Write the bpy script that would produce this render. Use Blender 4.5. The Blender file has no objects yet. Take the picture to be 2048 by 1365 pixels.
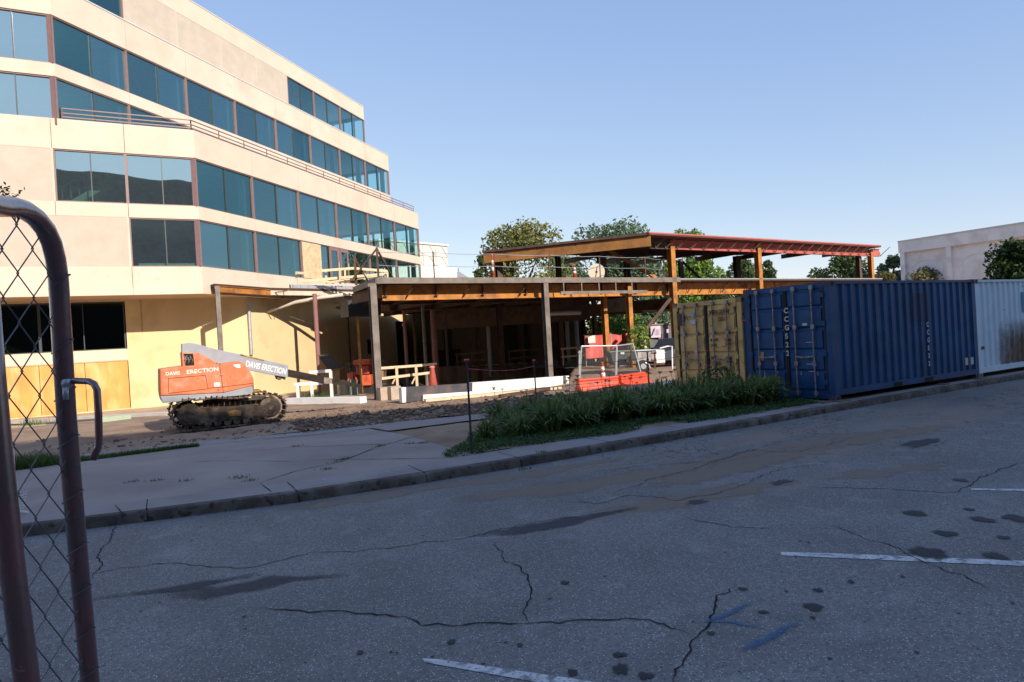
import bpy, math, random
from mathutils import Vector, noise
R = random.Random(7)
rad = math.radians
SC = bpy.context.scene
COL = SC.collection

# ------------------------------------------------------------ camera, sky, sun, exposure
F_PX, PITCH, ROLL, EYE = 1300.0, rad(-0.32), rad(-3.3), 1.73
FW = Vector((0, math.cos(PITCH), math.sin(PITCH)))
_u0 = Vector((0, -math.sin(PITCH), math.cos(PITCH)))
RT = math.cos(ROLL) * Vector((1, 0, 0)) + math.sin(ROLL) * _u0
UP = -math.sin(ROLL) * Vector((1, 0, 0)) + math.cos(ROLL) * _u0
CAM = Vector((0, 0, EYE))
cd = bpy.data.cameras.new('camera'); co = bpy.data.objects.new('camera', cd); COL.objects.link(co)
cd.sensor_width = 36; cd.lens = F_PX / 2048 * 36; cd.clip_start = .05; cd.clip_end = 3000
from mathutils import Matrix
m = Matrix((RT, UP, -FW)).transposed().to_4x4(); m.translation = CAM
co.matrix_world = m
SC.camera = co
SUN_AZ, SUN_EL = 143.0, 27.5
w = bpy.data.worlds.new('World'); SC.world = w; w.use_nodes = True
nt = w.node_tree; bg = nt.nodes['Background']
sky = nt.nodes.new('ShaderNodeTexSky'); sky.sky_type = 'NISHITA'; sky.sun_disc = False
sky.sun_elevation = rad(SUN_EL); sky.sun_rotation = rad(SUN_AZ)
sky.air_density = 1.0; sky.dust_density = 0.; sky.ozone_density = 3.0
_sp = nt.nodes.new('ShaderNodeSeparateColor'); _cb = nt.nodes.new('ShaderNodeCombineColor'); nt.links.new(sky.outputs[0], _sp.inputs[0])
for _i, (_a, _g) in enumerate(((.79, .63), (.752, .53), (.865, .27))):     # soften the contrast between zenith and horizon
    _m = nt.nodes.new('ShaderNodeMath'); _m.operation = 'MULTIPLY'; _m.inputs[1].default_value = .2196
    _p = nt.nodes.new('ShaderNodeMath'); _p.operation = 'POWER'; _p.inputs[1].default_value = _g
    _q = nt.nodes.new('ShaderNodeMath'); _q.operation = 'MULTIPLY'; _q.inputs[1].default_value = _a / (1.464 * .15)
    nt.links.new(_sp.outputs[_i], _m.inputs[0]); nt.links.new(_m.outputs[0], _p.inputs[0]); nt.links.new(_p.outputs[0], _q.inputs[0]); nt.links.new(_q.outputs[0], _cb.inputs[_i])
nt.links.new(_cb.outputs[0], bg.inputs[0]); bg.inputs[1].default_value = .15
sl = bpy.data.lights.new('sun', 'SUN'); sl.energy = 4.2; sl.angle = rad(.5); sl.color = (1, .88, .74)
so = bpy.data.objects.new('sun', sl); COL.objects.link(so)
sd = Vector((math.sin(rad(SUN_AZ)) * math.cos(rad(SUN_EL)), math.cos(rad(SUN_AZ)) * math.cos(rad(SUN_EL)), math.sin(rad(SUN_EL))))
so.rotation_euler = sd.to_track_quat('Z', 'Y').to_euler()
SC.view_settings.view_transform = 'Standard'; SC.view_settings.look = 'None'
SC.view_settings.exposure = 0.55; SC.view_settings.gamma = 1

# ------------------------------------------------------------ survey helpers: sight lines from the camera, met with real planes
def ray(x, y): return FW + RT * ((x - 1024) / F_PX) - UP * ((y - 682.5) / F_PX)
def onz(x, y, z=0.):
    d = ray(x, y); return CAM + d * ((z - EYE) / d.z)
def atd(x, y, D):
    d = ray(x, y); return CAM + d * (D / d.y)
def dr(a): return Vector((math.sin(rad(a)), math.cos(rad(a)), 0))
def nrm(a): return Vector((math.cos(rad(a)), -math.sin(rad(a)), 0))
def onv(x, y, p, a):
    n = nrm(a); d = ray(x, y); return CAM + d * ((Vector(p) - CAM).dot(n) / d.dot(n))
A, B, KD, FD = 62.8, 17.8, 59.7, 58.0
K0 = onz(1040, 935, -.12); K0.z = 0
kd, kn = dr(KD), dr(KD - 90)
def interp(x, xs, ys):
    if x <= xs[0]: return ys[0]
    for i in range(1, len(xs)):
        if x <= xs[i]: return ys[i-1] + (ys[i] - ys[i-1]) * (x - xs[i-1]) / (xs[i] - xs[i-1])
    return ys[-1]
def hgt(u, v):
    return interp(v, [0, 4, 12.5, 20, 28, 60], [0, 0, -.35, -.45, -.85, -1.]) * interp(u, [9.5, 15], [1, .3])
def bend(u, v): return interp(u, [-14, -5.2, -4.6, -3, -1.6, 0], [2.6, .68, .54, .2, .07, 0]) * interp(v, [0, 6], [1, 0])
def UV(p):
    q = Vector((p[0], p[1], 0)) - K0; u, vr = q.dot(kd), q.dot(kn); v = vr
    for _ in range(6): v = vr - bend(u, v)
    return u, v
def W(u, v, z=None):
    p = K0 + kd * u + kn * (v + bend(u, v)); p.z = hgt(u, v) if z is None else z; return p
def G(x, y):
    z = 0
    for i in range(60):
        p = onz(x, y, z); z = .5 * z + .5 * hgt(*UV(p))
    p = onz(x, y, z); return p

# ------------------------------------------------------------ materials
MATS = {}
def mat(name, col, rough=.8, var=.12, vs=3., bump=0., bs=30., metal=0., c2=None, c2t=.6, c2w=.12, c2s=1.5, spec=.5, stretch=None, c3=None, c3t=.62, c3s=14.):
    if name in MATS: return MATS[name]
    m = bpy.data.materials.new(name); m.use_nodes = True; n = m.node_tree; N = n.nodes; L = n.links
    b = N['Principled BSDF']; b.inputs['Roughness'].default_value = rough; b.inputs['Metallic'].default_value = metal
    b.inputs['Specular IOR Level'].default_value = spec
    tc = N.new('ShaderNodeTexCoord'); src = tc.outputs['Object']
    if stretch:
        mp = N.new('ShaderNodeMapping'); mp.inputs['Scale'].default_value = stretch; L.new(src, mp.inputs[0]); src = mp.outputs[0]
    def noi(s, det=5):
        t = N.new('ShaderNodeTexNoise'); t.inputs['Scale'].default_value = s; t.inputs['Detail'].default_value = det; L.new(src, t.inputs['Vector']); return t.outputs['Fac']
    def ramp(x, a, b_):
        r = N.new('ShaderNodeMapRange'); r.inputs[1].default_value = a; r.inputs[2].default_value = b_; L.new(x, r.inputs[0]); return r.outputs[0]
    def mix(f, a, b_):
        x = N.new('ShaderNodeMix'); x.data_type = 'RGBA'; L.new(f, x.inputs[0])
        for i, v in ((6, a), (7, b_)):
            if hasattr(v, 'links'): L.new(v, x.inputs[i])
            else: x.inputs[i].default_value = (*v, 1)
        return x.outputs[2]
    lo = tuple(c * (1 - var) for c in col); hi = tuple(min(1, c * (1 + var)) for c in col)
    out = mix(ramp(noi(vs), .3, .7), lo, hi)
    if c2: out = mix(ramp(noi(c2s, 8), c2t - c2w, c2t + c2w), out, c2)
    if c3: out = mix(ramp(noi(c3s, 3), c3t - .03, c3t + .03), out, c3)
    L.new(out, b.inputs['Base Color'])
    if bump:
        bp = N.new('ShaderNodeBump'); bp.inputs['Strength'].default_value = min(1, bump); bp.inputs['Distance'].default_value = .02 * max(1, bump)
        L.new(noi(bs), bp.inputs['Height']); L.new(bp.outputs[0], b.inputs['Normal'])
    MATS[name] = m; return m
def glass(name, tint, refl, gl, rough=.01):
    m = bpy.data.materials.new(name); m.use_nodes = True; n = m.node_tree; N = n.nodes; L = n.links
    N.remove(N['Principled BSDF']); o = N['Material Output']
    t = N.new('ShaderNodeBsdfTransparent'); t.inputs[0].default_value = (*tint, 1)
    g = N.new('ShaderNodeBsdfGlossy'); g.inputs[0].default_value = (*gl, 1); g.inputs['Roughness'].default_value = rough
    fr = N.new('ShaderNodeFresnel'); fr.inputs[0].default_value = 1.5
    ad = N.new('ShaderNodeMath'); ad.operation = 'ADD'; ad.use_clamp = True; L.new(fr.outputs[0], ad.inputs[0]); ad.inputs[1].default_value = refl
    tc = N.new('ShaderNodeTexCoord'); nz = N.new('ShaderNodeTexNoise'); nz.inputs['Scale'].default_value = .35; L.new(tc.outputs['Object'], nz.inputs['Vector'])
    bp = N.new('ShaderNodeBump'); bp.inputs['Strength'].default_value = .25; bp.inputs['Distance'].default_value = .05; L.new(nz.outputs[0], bp.inputs['Height']); L.new(bp.outputs[0], g.inputs['Normal'])
    x = N.new('ShaderNodeMixShader'); L.new(ad.outputs[0], x.inputs[0]); L.new(t.outputs[0], x.inputs[1]); L.new(g.outputs[0], x.inputs[2]); L.new(x.outputs[0], o.inputs[0])
    MATS[name] = m; return m
def leafmat(name, col, col2):
    m = bpy.data.materials.new(name); m.use_nodes = True; n = m.node_tree; N = n.nodes; L = n.links
    b = N['Principled BSDF']; b.inputs['Roughness'].default_value = .6; b.inputs['Specular IOR Level'].default_value = .25
    at = N.new('ShaderNodeAttribute'); at.attribute_name = 'tone'
    x = N.new('ShaderNodeMix'); x.data_type = 'RGBA'; L.new(at.outputs['Fac'], x.inputs[0]); x.inputs[6].default_value = (*col, 1); x.inputs[7].default_value = (*col2, 1)
    L.new(x.outputs[2], b.inputs['Base Color'])
    tr = N.new('ShaderNodeBsdfTranslucent'); L.new(x.outputs[2], tr.inputs[0])
    ms = N.new('ShaderNodeMixShader'); ms.inputs[0].default_value = .3; L.new(b.outputs[0], ms.inputs[1]); L.new(tr.outputs[0], ms.inputs[2]); L.new(ms.outputs[0], N['Material Output'].inputs[0])
    MATS[name] = m; return m

cream = mat('cream_precast', (.66, .55, .44), .85, .05, .8, .12, 60, c3=(.61, .51, .41), c3t=.66, c3s=2.2, c2=(.56, .46, .36), c2t=.66, c2s=.5)
cream2 = mat('cream_aggregate', (.53, .455, .375), .9, .07, 1.5, .5, 90)
soffitm = mat('soffit_plaster', (.52, .37, .24), .9, .06, 1.)
yell = mat('yellow_stucco', (.72, .56, .32), .9, .06, .7, .15, 50, c2=(.55, .41, .2), c2t=.68, c2s=.6)
mauve = mat('mauve_frame', (.24, .145, .14), .5, .08, 4.)
darkfr = mat('dark_glazing_bar', (.05, .06, .07), .4, .05)
coping = mat('coping_metal', (.62, .60, .57), .4, .05)
ceil = mat('interior_ceiling', (.74, .78, .76), .9, .05)
inwall = mat('interior_wall', (.62, .68, .66), .9, .08, .4)
green = mat('interior_green_wall', (.45, .62, .12), .9, .05)
gl_b = glass('teal_window_glass', (.62, .92, .88), .23, (.52, .84, .84))
gl_a = glass('pale_window_glass', (.62, .90, .84), .58, (.90, 1., .98))
gl_d = glass('dark_window_glass', (.05, .06, .05), .02, (.3, .35, .33))
osb = mat('plywood_sheet', (.66, .50, .30), .85, .15, 3., .1, 20, c2=(.50, .34, .17), c2t=.62, c2s=5)
osb_o = mat('orange_plywood', (.70, .34, .10), .85, .16, 1.6, .1, 20, c2=(.78, .50, .22), c2t=.58, c2w=.1, c2s=1.1, stretch=(1.4, 1.4, .5))
whitep = mat('white_paint', (.78, .76, .72), .7, .05, 2., c2=(.5, .45, .38), c2t=.7, c2s=3)
lumber = mat('raw_lumber', (.66, .52, .34), .8, .12, 4., stretch=(1, 1, 4))
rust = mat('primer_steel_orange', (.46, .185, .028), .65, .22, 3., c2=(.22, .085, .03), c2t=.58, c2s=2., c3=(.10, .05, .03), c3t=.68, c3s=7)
rust_shade = mat('primer_steel_shaded_orange', (.26, .115, .03), .7, .25, 2., c2=(.36, .17, .04), c2t=.6, c2s=1.2, c3=(.10, .05, .03), c3t=.66, c3s=6)  # darker orange primer, painting shade into the chamfer beam's colour
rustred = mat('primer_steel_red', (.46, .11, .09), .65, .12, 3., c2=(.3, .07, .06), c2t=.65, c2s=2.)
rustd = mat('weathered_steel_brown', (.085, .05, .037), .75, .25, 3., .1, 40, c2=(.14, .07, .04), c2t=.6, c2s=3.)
galv = mat('grey_steel', (.185, .155, .13), .6, .2, 3., c2=(.12, .09, .07), c2t=.6, c2s=2.5)
lgrey = mat('light_galvanised', (.48, .49, .52), .4, .12, 4., metal=.5)
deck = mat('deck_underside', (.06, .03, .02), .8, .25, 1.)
conc = mat('concrete_walk', (.27, .24, .225), .92, .12, 1.2, .25, 40, c2=(.19, .165, .155), c2t=.62, c2w=.15, c2s=.9, c3=(.34, .32, .3), c3t=.72, c3s=22)
conc2 = mat('concrete_drive', (.31, .255, .225), .92, .12, .8, .25, 40, c2=(.235, .19, .17), c2t=.6, c2w=.15, c2s=.7, c3=(.16, .13, .12), c3t=.74, c3s=18)
kerbf = mat('kerb_stone', (.085, .068, .056), .95, .35, 4., .6, 25, c2=(.17, .15, .13), c2t=.60, c2s=3, c3=(.045, .035, .028), c3t=.6, c3s=9)
dirt = mat('brown_dirt', (.30, .205, .135), 1., .18, 1.2, 1., 9., c2=(.20, .125, .08), c2t=.58, c2w=.1, c2s=.8)
dirtl = mat('pale_site_dirt', (.46, .36, .26), 1., .15, .8, .8, 6., c2=(.34, .24, .16), c2t=.58, c2s=.5)
clod = mat('clay_clods', (.185, .115, .075), 1., .3, 3., 1., 14.)
gravel = mat('pale_gravel_strip', (.27, .26, .25), .95, .15, 5., .6, 40, c2=(.16, .14, .12), c2t=.62, c2s=1.4)
terr = mat('far_ground', (.20, .17, .12), 1., .2, .1)
red = mat('red_brown_gate_paint', (.13, .02, .02), .42, .3, 6., .15, 60, c2=(.035, .018, .022), c2t=.56, c2s=6, spec=.7, c3=(.16, .10, .08), c3t=.72, c3s=30)
_pb = red.node_tree.nodes['Principled BSDF']; _pb.inputs['Coat Weight'].default_value = 1.; _pb.inputs['Coat Roughness'].default_value = .22; _pb.inputs['Coat IOR'].default_value = 1.9
wire = mat('galvanised_wire', (.12, .115, .12), .5, .2, 20, metal=.3)

# ------------------------------------------------------------ mesh builder
def tag(o, label=None, cat=None, group=None, kind=None):
    if label: o['label'] = label
    if cat: o['category'] = cat
    if group: o['group'] = group
    if kind: o['kind'] = kind
    return o
def empty(name, loc, label, cat, group=None, rz=0):
    o = bpy.data.objects.new(name, None); COL.objects.link(o); o.location = loc; o.rotation_euler = (0, 0, rz); o.empty_display_size = .2
    return tag(o, label, cat, group)
def worldloc(p):
    v = Vector((0, 0, 0))
    while p: v += p.location; p = p.parent
    return v
class MB:
    def __init__(s): s.v = []; s.f = []; s.tone = []; s.mi = []
    def quad(s, a, b, c, d, tone=None):
        i = len(s.v); s.v += [tuple(a), tuple(b), tuple(c), tuple(d)]; s.f.append((i, i+1, i+2, i+3))
        if tone is not None: s.tone.append(tone)
    def tri(s, a, b, c, tone=None):
        i = len(s.v); s.v += [tuple(a), tuple(b), tuple(c)]; s.f.append((i, i+1, i+2))
        if tone is not None: s.tone.append(tone)
    def prism(s, pts, vec):     # pts: closed outline (Vectors), extruded by vec
        i = len(s.v); n = len(pts); vec = Vector(vec)
        s.v += [tuple(p) for p in pts] + [tuple(Vector(p) + vec) for p in pts]
        s.f.append(tuple(range(i + n - 1, i - 1, -1))); s.f.append(tuple(range(i + n, i + 2 * n)))
        for k in range(n): s.f.append((i + k, i + (k+1) % n, i + n + (k+1) % n, i + n + k))
        return s
    def box(s, o, ex, ey, ez):
        o = Vector(o); ex = Vector(ex); ey = Vector(ey)
        return s.prism([o, o + ex, o + ex + ey, o + ey], ez)
    def cbox(s, c, sx, sy, sz, ax=Vector((1, 0, 0)), z0=True):   # centred in x,y, base at c.z
        ax = Vector(ax); ay = Vector((-ax.y, ax.x, 0)); c = Vector(c)
        return s.box(c - ax * sx/2 - ay * sy/2, ax * sx, ay * sy, (0, 0, sz))
    def bar(s, a, b, w_, h_=None, up=Vector((0, 0, 1))):
        a = Vector(a); b = Vector(b); h_ = h_ or w_; d = (b - a).normalized()
        x = d.cross(up)
        if x.length < 1e-4: x = d.cross(Vector((0, 1, 0)))
        x.normalize(); y = x.cross(d).normalized()
        return s.prism([a - x*w_/2 - y*h_/2, a + x*w_/2 - y*h_/2, a + x*w_/2 + y*h_/2, a - x*w_/2 + y*h_/2], b - a)
    def ibeam(s, a, b, w_, h_, t=.02, up=Vector((0, 0, 1))):
        a = Vector(a); b = Vector(b); d = (b - a).normalized(); x = d.cross(up)
        if x.length < 1e-4: x = d.cross(Vector((0, 1, 0)))
        x.normalize(); y = x.cross(d).normalized()
        pr = [(-w_/2, -h_/2), (w_/2, -h_/2), (w_/2, -h_/2+t), (t/2, -h_/2+t), (t/2, h_/2-t), (w_/2, h_/2-t), (w_/2, h_/2), (-w_/2, h_/2), (-w_/2, h_/2-t), (-t/2, h_/2-t), (-t/2, -h_/2+t), (-w_/2, -h_/2+t)]
        i = len(s.v); n = 12
        for q in (a, b):
            for px, py in pr: s.v.append(tuple(q + x*px + y*py))
        for k in range(n): s.f.append((i+k, i+(k+1) % n, i+n+(k+1) % n, i+n+k))
        for o_ in (0, n):
            for q in ((0, 1, 2, 3, 10, 11), (4, 5, 6, 7, 8, 9), (3, 4, 9, 10)): s.f.append(tuple(i + o_ + e for e in q))
        return s
    def tube(s, pts, r, n=8, cap=True):
        pts = [Vector(p) for p in pts]; rs = r if isinstance(r, (list, tuple)) else [r] * len(pts)
        i0 = len(s.v); prev = None
        for k, p in enumerate(pts):
            d = (pts[min(k+1, len(pts)-1)] - pts[max(k-1, 0)]).normalized()
            if prev is None:
                x = d.cross(Vector((0, 0, 1)))
                if x.length < .1: x = d.cross(Vector((0, 1, 0)))
            else: x = prev - d * prev.dot(d)
            x.normalize(); prev = x; y = d.cross(x)
            for j in range(n):
                a = 2 * math.pi * j / n; s.v.append(tuple(p + (x * math.cos(a) + y * math.sin(a)) * rs[k]))
        for k in range(len(pts) - 1):
            for j in range(n):
                s.f.append((i0 + k*n + j, i0 + k*n + (j+1) % n, i0 + (k+1)*n + (j+1) % n, i0 + (k+1)*n + j))
        if cap:
            s.f.append(tuple(i0 + j for j in range(n))[::-1]); s.f.append(tuple(i0 + (len(pts)-1)*n + j for j in range(n)))
        return s
    def build(s, name, mt, parent=None, smooth=False, local=False, label=None, cat=None, group=None, kind=None, bevel=0):
        me = bpy.data.meshes.new(name)
        off = Vector((0, 0, 0))
        if parent is not None and not local: off = worldloc(parent)
        loc = Vector((0, 0, 0))
        if parent is None and not local and s.v:
            xs = [v[0] for v in s.v]; ys = [v[1] for v in s.v]; zs = [v[2] for v in s.v]
            loc = Vector(((min(xs)+max(xs))/2, (min(ys)+max(ys))/2, min(zs))); off = loc
        me.from_pydata([(v[0]-off.x, v[1]-off.y, v[2]-off.z) for v in s.v], [], s.f)
        if s.tone and len(s.tone) == len(s.f):
            at = me.attributes.new('tone', 'FLOAT', 'FACE'); at.data.foreach_set('value', s.tone)
        me.materials.append(mt)
        if smooth:
            me.polygons.foreach_set('use_smooth', [True] * len(s.f))
        me.update(); me.validate()
        o = bpy.data.objects.new(name, me); COL.objects.link(o); o.location = loc
        if parent is not None: o.parent = parent
        if bevel:
            bv = o.modifiers.new('bevel', 'BEVEL'); bv.width = bevel; bv.segments = 2; bv.limit_method = 'ANGLE'
        return tag(o, label, cat, group, kind)
def lettering(body, size, mt, parent, o, ex, ey, bold=0., sp=1., lift=.0, sx=1., local=False):
    cu = bpy.data.curves.new('lettering', 'FONT'); cu.body = body; cu.size = size; cu.offset = bold; cu.space_character = sp; cu.resolution_u = 3
    t = bpy.data.objects.new('tmp_font', cu); COL.objects.link(t)
    me = bpy.data.meshes.new_from_object(t.evaluated_get(bpy.context.evaluated_depsgraph_get()))
    bpy.data.objects.remove(t); bpy.data.curves.remove(cu)
    o = Vector(o); ex = Vector(ex).normalized(); ey = Vector(ey).normalized(); nz = ex.cross(ey)
    b = MB(); b.v = [tuple(o + ex * (v.co.x * sx) + ey * v.co.y + nz * lift) for v in me.vertices]; b.f = [tuple(p.vertices) for p in me.polygons]
    bpy.data.meshes.remove(me)
    return b.build('lettering', mt, parent, local=local)
def copy_tree(o, parent=None):
    c = o.copy(); COL.objects.link(c); c.parent = parent
    for ch in list(o.children): copy_tree(ch, c)
    return c

# ------------------------------------------------------------ ground
def sheet(name, u0, u1, v0, v1, du, dv, mt, dz=0., disp=None, label=None, kind='structure', smooth=True):
    b = MB(); nu = max(1, int(round((u1-u0)/du)))
    V0 = v0 if callable(v0) else (lambda u: v0); V1 = v1 if callable(v1) else (lambda u: v1)
    nv = max(1, int(round((V1(u0)-V0(u0))/dv)))
    for i in range(nu+1):
        u = u0 + (u1-u0)*i/nu; a, c = V0(u), V1(u)
        for j in range(nv+1):
            v = a + (c-a)*j/nv; z = hgt(u, v) + dz + (disp(u, v) if disp else 0); p = W(u, v, z); b.v.append(tuple(p))
    for i in range(nu):
        for j in range(nv):
            k = i*(nv+1)+j; b.f.append((k, k+nv+1, k+nv+2, k+1))
    return b.build(name, mt, smooth=smooth, kind=kind, label=label)
def asphalt():
    m = bpy.data.materials.new('worn_asphalt'); m.use_nodes = True; n = m.node_tree; N = n.nodes; L = n.links; b = N['Principled BSDF']
    b.inputs['Roughness'].default_value = .85; b.inputs['Specular IOR Level'].default_value = .35
    tc = N.new('ShaderNodeTexCoord'); P = tc.outputs['Object']
    def noi(s, det=4, src=P):
        t = N.new('ShaderNodeTexNoise'); t.inputs['Scale'].default_value = s; t.inputs['Detail'].default_value = det; L.new(src, t.inputs['Vector']); return t
    def rng(x, a, c, d=0, e=1):
        r = N.new('ShaderNodeMapRange'); r.inputs[1].default_value = a; r.inputs[2].default_value = c; r.inputs[3].default_value = d; r.inputs[4].default_value = e; L.new(x, r.inputs[0]); return r.outputs[0]
    def mix(f, a, c):
        x = N.new('ShaderNodeMix'); x.data_type = 'RGBA'
        if hasattr(f, 'links'): L.new(f, x.inputs[0])
        else: x.inputs[0].default_value = f
        for i, v in ((6, a), (7, c)):
            if hasattr(v, 'links'): L.new(v, x.inputs[i])
            else: x.inputs[i].default_value = (*v, 1)
        return x.outputs[2]
    def mul(a, c):
        x = N.new('ShaderNodeMath'); x.operation = 'MULTIPLY'; L.new(a, x.inputs[0]); L.new(c, x.inputs[1]); return x.outputs[0]
    base = mix(rng(noi(1.1, 6).outputs[0], .35, .65), (.168, .160, .148), (.238, .229, .214))
    base = mix(rng(noi(26, 5).outputs[0], .4, .7), base, (.15, .143, .134))
    base = mix(rng(noi(.33, 7).outputs[0], .42, .62, 0, .55), base, (.135, .125, .112))
    base = mix(rng(noi(2.6, 8).outputs[0], .56, .68, 0, .5), base, (.27, .26, .245))
    # aggregate
    vo = N.new('ShaderNodeTexVoronoi'); vo.inputs['Scale'].default_value = 75; L.new(P, vo.inputs['Vector'])
    sep = N.new('ShaderNodeSeparateColor'); L.new(vo.outputs['Color'], sep.inputs[0])
    st = mul(rng(vo.outputs['Distance'], .42, .25), rng(sep.outputs[0], .62, .8))
    base = mix(st, base, (.52, .50, .48))
    st2 = mul(rng(vo.outputs['Distance'], .5, .3), rng(sep.outputs[1], .7, .9))
    base = mix(st2, base, (.05, .05, .052))
    # mud film near the kerb, right side (object-space blobs)
    mp = N.new('ShaderNodeMapping'); mp.inputs['Rotation'].default_value = (0, 0, 0); mp.inputs['Scale'].default_value = (.35, 1.3, 1); L.new(P, mp.inputs[0])
    nz = noi(.9, 5, mp.outputs[0]).outputs[0]
    sx = N.new('ShaderNodeSeparateXYZ'); L.new(P, sx.inputs[0])
    band = mul(rng(sx.outputs[1], -3.6, -2.2), rng(sx.outputs[1], -.2, -.7))
    side = rng(sx.outputs[0], -1.5, 1.0)
    base = mix(mul(mul(rng(nz, .44, .6, 0, .75), band), side), base, (.25, .195, .15))
    # alligator cracking zone
    v2 = N.new('ShaderNodeTexVoronoi'); v2.feature = 'DISTANCE_TO_EDGE'; v2.inputs['Scale'].default_value = 5.2
    dn = noi(4, 4); vm = N.new('ShaderNodeMix'); vm.data_type = 'RGBA'; vm.inputs[0].default_value = .12; L.new(P, vm.inputs[6]); L.new(dn.outputs['Color'], vm.inputs[7]); L.new(vm.outputs[2], v2.inputs['Vector'])
    cr = rng(v2.outputs['Distance'], .035, .008)
    zone = mul(mul(rng(noi(.55, 4).outputs[0], .50, .58), rng(sx.outputs[1], -4.2, -2.6)), rng(sx.outputs[0], 0, 1.4))
    crk = mul(cr, zone)
    base = mix(crk, base, (.018, .018, .02))
    L.new(base, b.inputs['Base Color'])
    bp = N.new('ShaderNodeBump'); bp.inputs['Strength'].default_value = .6; bp.inputs['Distance'].default_value = .006; L.new(noi(90, 3).outputs[0], bp.inputs['Height']); L.new(bp.outputs[0], b.inputs['Normal'])
    return m
asp = asphalt()
ROADZ = -.12
b = MB()
for u0, u1, v0, v1 in ((-150, 300, -120, .12), (-60, -1, .12, 3.5)):
    b.quad((u0, v0, 0), (u1, v0, 0), (u1, v1, 0), (u0, v1, 0))
road = b.build('road', asp, local=True, kind='structure'); road.location = (K0.x, K0.y, ROADZ)
road.rotation_euler = (0, 0, math.atan2(kd.y, kd.x))
# kerb with worn, slightly wavering edge
b = MB(); n = 500
prof = [(0, -.13), (.012, -.03), (.03, -.004), (.06, 0.0), (.16, 0.001)]
for i in range(n+1):
    u = -40 + 140*i/n
    for k, (pv, pz) in enumerate(prof):
        j = noise.noise(Vector((u*1.7, k*.8, 0))) * .014 + noise.noise(Vector((u*9, k*3, 5))) * .006
        b.v.append(tuple(W(u, pv + j, pz + (j*.5 if 0 < k < 4 else 0))))
for i in range(n):
    for k in range(4):
        a = i*5+k; b.f.append((a, a+5, a+6, a+1))
b.build('kerb', kerbf, smooth=True, kind='structure')
bedv = lambda u: interp(u, [-1, .3, 1.9, 5.7, 8], [.75, .85, .6, .42, .38])
sheet('sidewalk', -40, 100, .15, lambda u: interp(u, [-6, -1, .3, 1.9, 5.7, 9], [.75, .75, .85, .75, .6, .5]), .5, .2, conc, .002)
sheet('driveway', -30, -.3, .75, lambda u: interp(u, [-9, -4, -1.7, 0], [7.2, 6.9, 6.1, 5.8]), .4, .4, conc2, .0)
sheet('planting_bed_soil', -.3, 9.0, lambda u: bedv(u)+.05, 6.2, .3, .3, dirt, -.002, lambda u, v: .03*noise.noise(Vector((u*2, v*2, 3))))
sheet('driveway_corner', -.3, 3.2, 4.6, 5.9, .3, .3, conc2, .025)
def strip_in(u): return interp(u, [-9, -4, -1.7, 0, 3], [7.2, 6.9, 6.1, 5.8, 5.0])
sheet('gravel_strip', -30, 3.4, strip_in, lambda u: strip_in(u)+1.15, .25, .12, gravel, .004, lambda u, v: .012*noise.noise(Vector((u*3, v*3, 1))))
PIT = [atd(884, 790, 24.9), atd(1128, 765, 27.2), atd(1166, 740, 50.2), Vector((-9.8, 51.5, 0))]
def inpit(x, y, mg=.0):
    for i in range(4):
        a, c = PIT[i], PIT[(i+1) % 4]
        if (c.x-a.x)*(y-a.y) - (c.y-a.y)*(x-a.x) < mg * math.hypot(c.x-a.x, c.y-a.y): return False
    return True
def pitz(u, v):
    p = W(u, v, 0); return -2.6 if inpit(p.x, p.y) else 0.
def dd(u, v):
    n1 = noise.fractal(Vector((u*.45, v*.45, 2)), 1.0, 2.0, 4)
    n2 = noise.fractal(Vector((u*2.4, v*2.4, 7)), .9, 2.0, 4)
    z = .05*n1 + .03*n2
    # berm of clods beside the strip
    c = math.exp(-((v - (strip_in(min(u, 3)) + 2.2 + .03*u))**2)/.9) * interp(u, [-2.5, 0, 5, 7], [.05, 1, 1, .3])
    z += c * (.10 + .16*max(0, n2) + .1*abs(noise.noise(Vector((u*5, v*5, 0)))))
    # wheel ruts
    z += .05*math.sin(v*3.2 + n1) * math.exp(-((v-10.5)**2)/3) * interp(u, [-9, -6, 2, 4], [0, 1, 1, 0])
    z += .18*math.exp(-((u+6.4)**2/.5 + (v-11.8)**2/.8)) + .1*math.exp(-((u+9.6)**2/.5 + (v-11.5)**2/.8))
    if v > 12.5: z *= interp(v, [12.5, 14.5], [1, .35])
    return z + interp(v, [6.5, 8], [-.03, .0]) + pitz(u, v)
sheet('dirt_ground', -16, 18, lambda u: strip_in(min(u, 3)) + 1.05 if u < 3.4 else 5.6, 22, .11, .11, dirt, .0, dd)
sheet('site_dirt', 0, 30, 21.8, 45, .3, .3, dirtl, -.01, lambda u, v: .05*noise.noise(Vector((u*.5, v*.5, 3))) + pitz(u, v))
for _a, _c in ((-60, 0), (30, 120)): sheet('site_dirt', _a, _c, 21.8, 90, 1., 1., dirtl, -.01, lambda u, v: .05*noise.noise(Vector((u*.5, v*.5, 3))))
sheet('site_dirt', 0, 30, 45, 90, 1., 1., dirtl, -.01, lambda u, v: .05*noise.noise(Vector((u*.5, v*.5, 3))))
sheet('site_dirt_side', 18, 60, 5.5, 21.8, .6, .6, dirtl, -.02, lambda u, v: .05*noise.noise(Vector((u*.5, v*.5, 3))))
sheet('site_dirt_far_side', -60, -16, 8.2, 21.8, .6, .6, dirtl, -.02, lambda u, v: .05*noise.noise(Vector((u*.5, v*.5, 3))))
b = MB()
us = [-1500, -300, -80, -40, -16, -8, 0, 5, 9.5, 12, 15, 18, 60, 200, 1500]; vs = [.6, 2, 4, 8, 12.5, 20, 28, 60, 200, 1500]
for u in us:
    for v in vs: b.v.append(tuple(W(u, v, hgt(u, v) - .12)))
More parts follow.
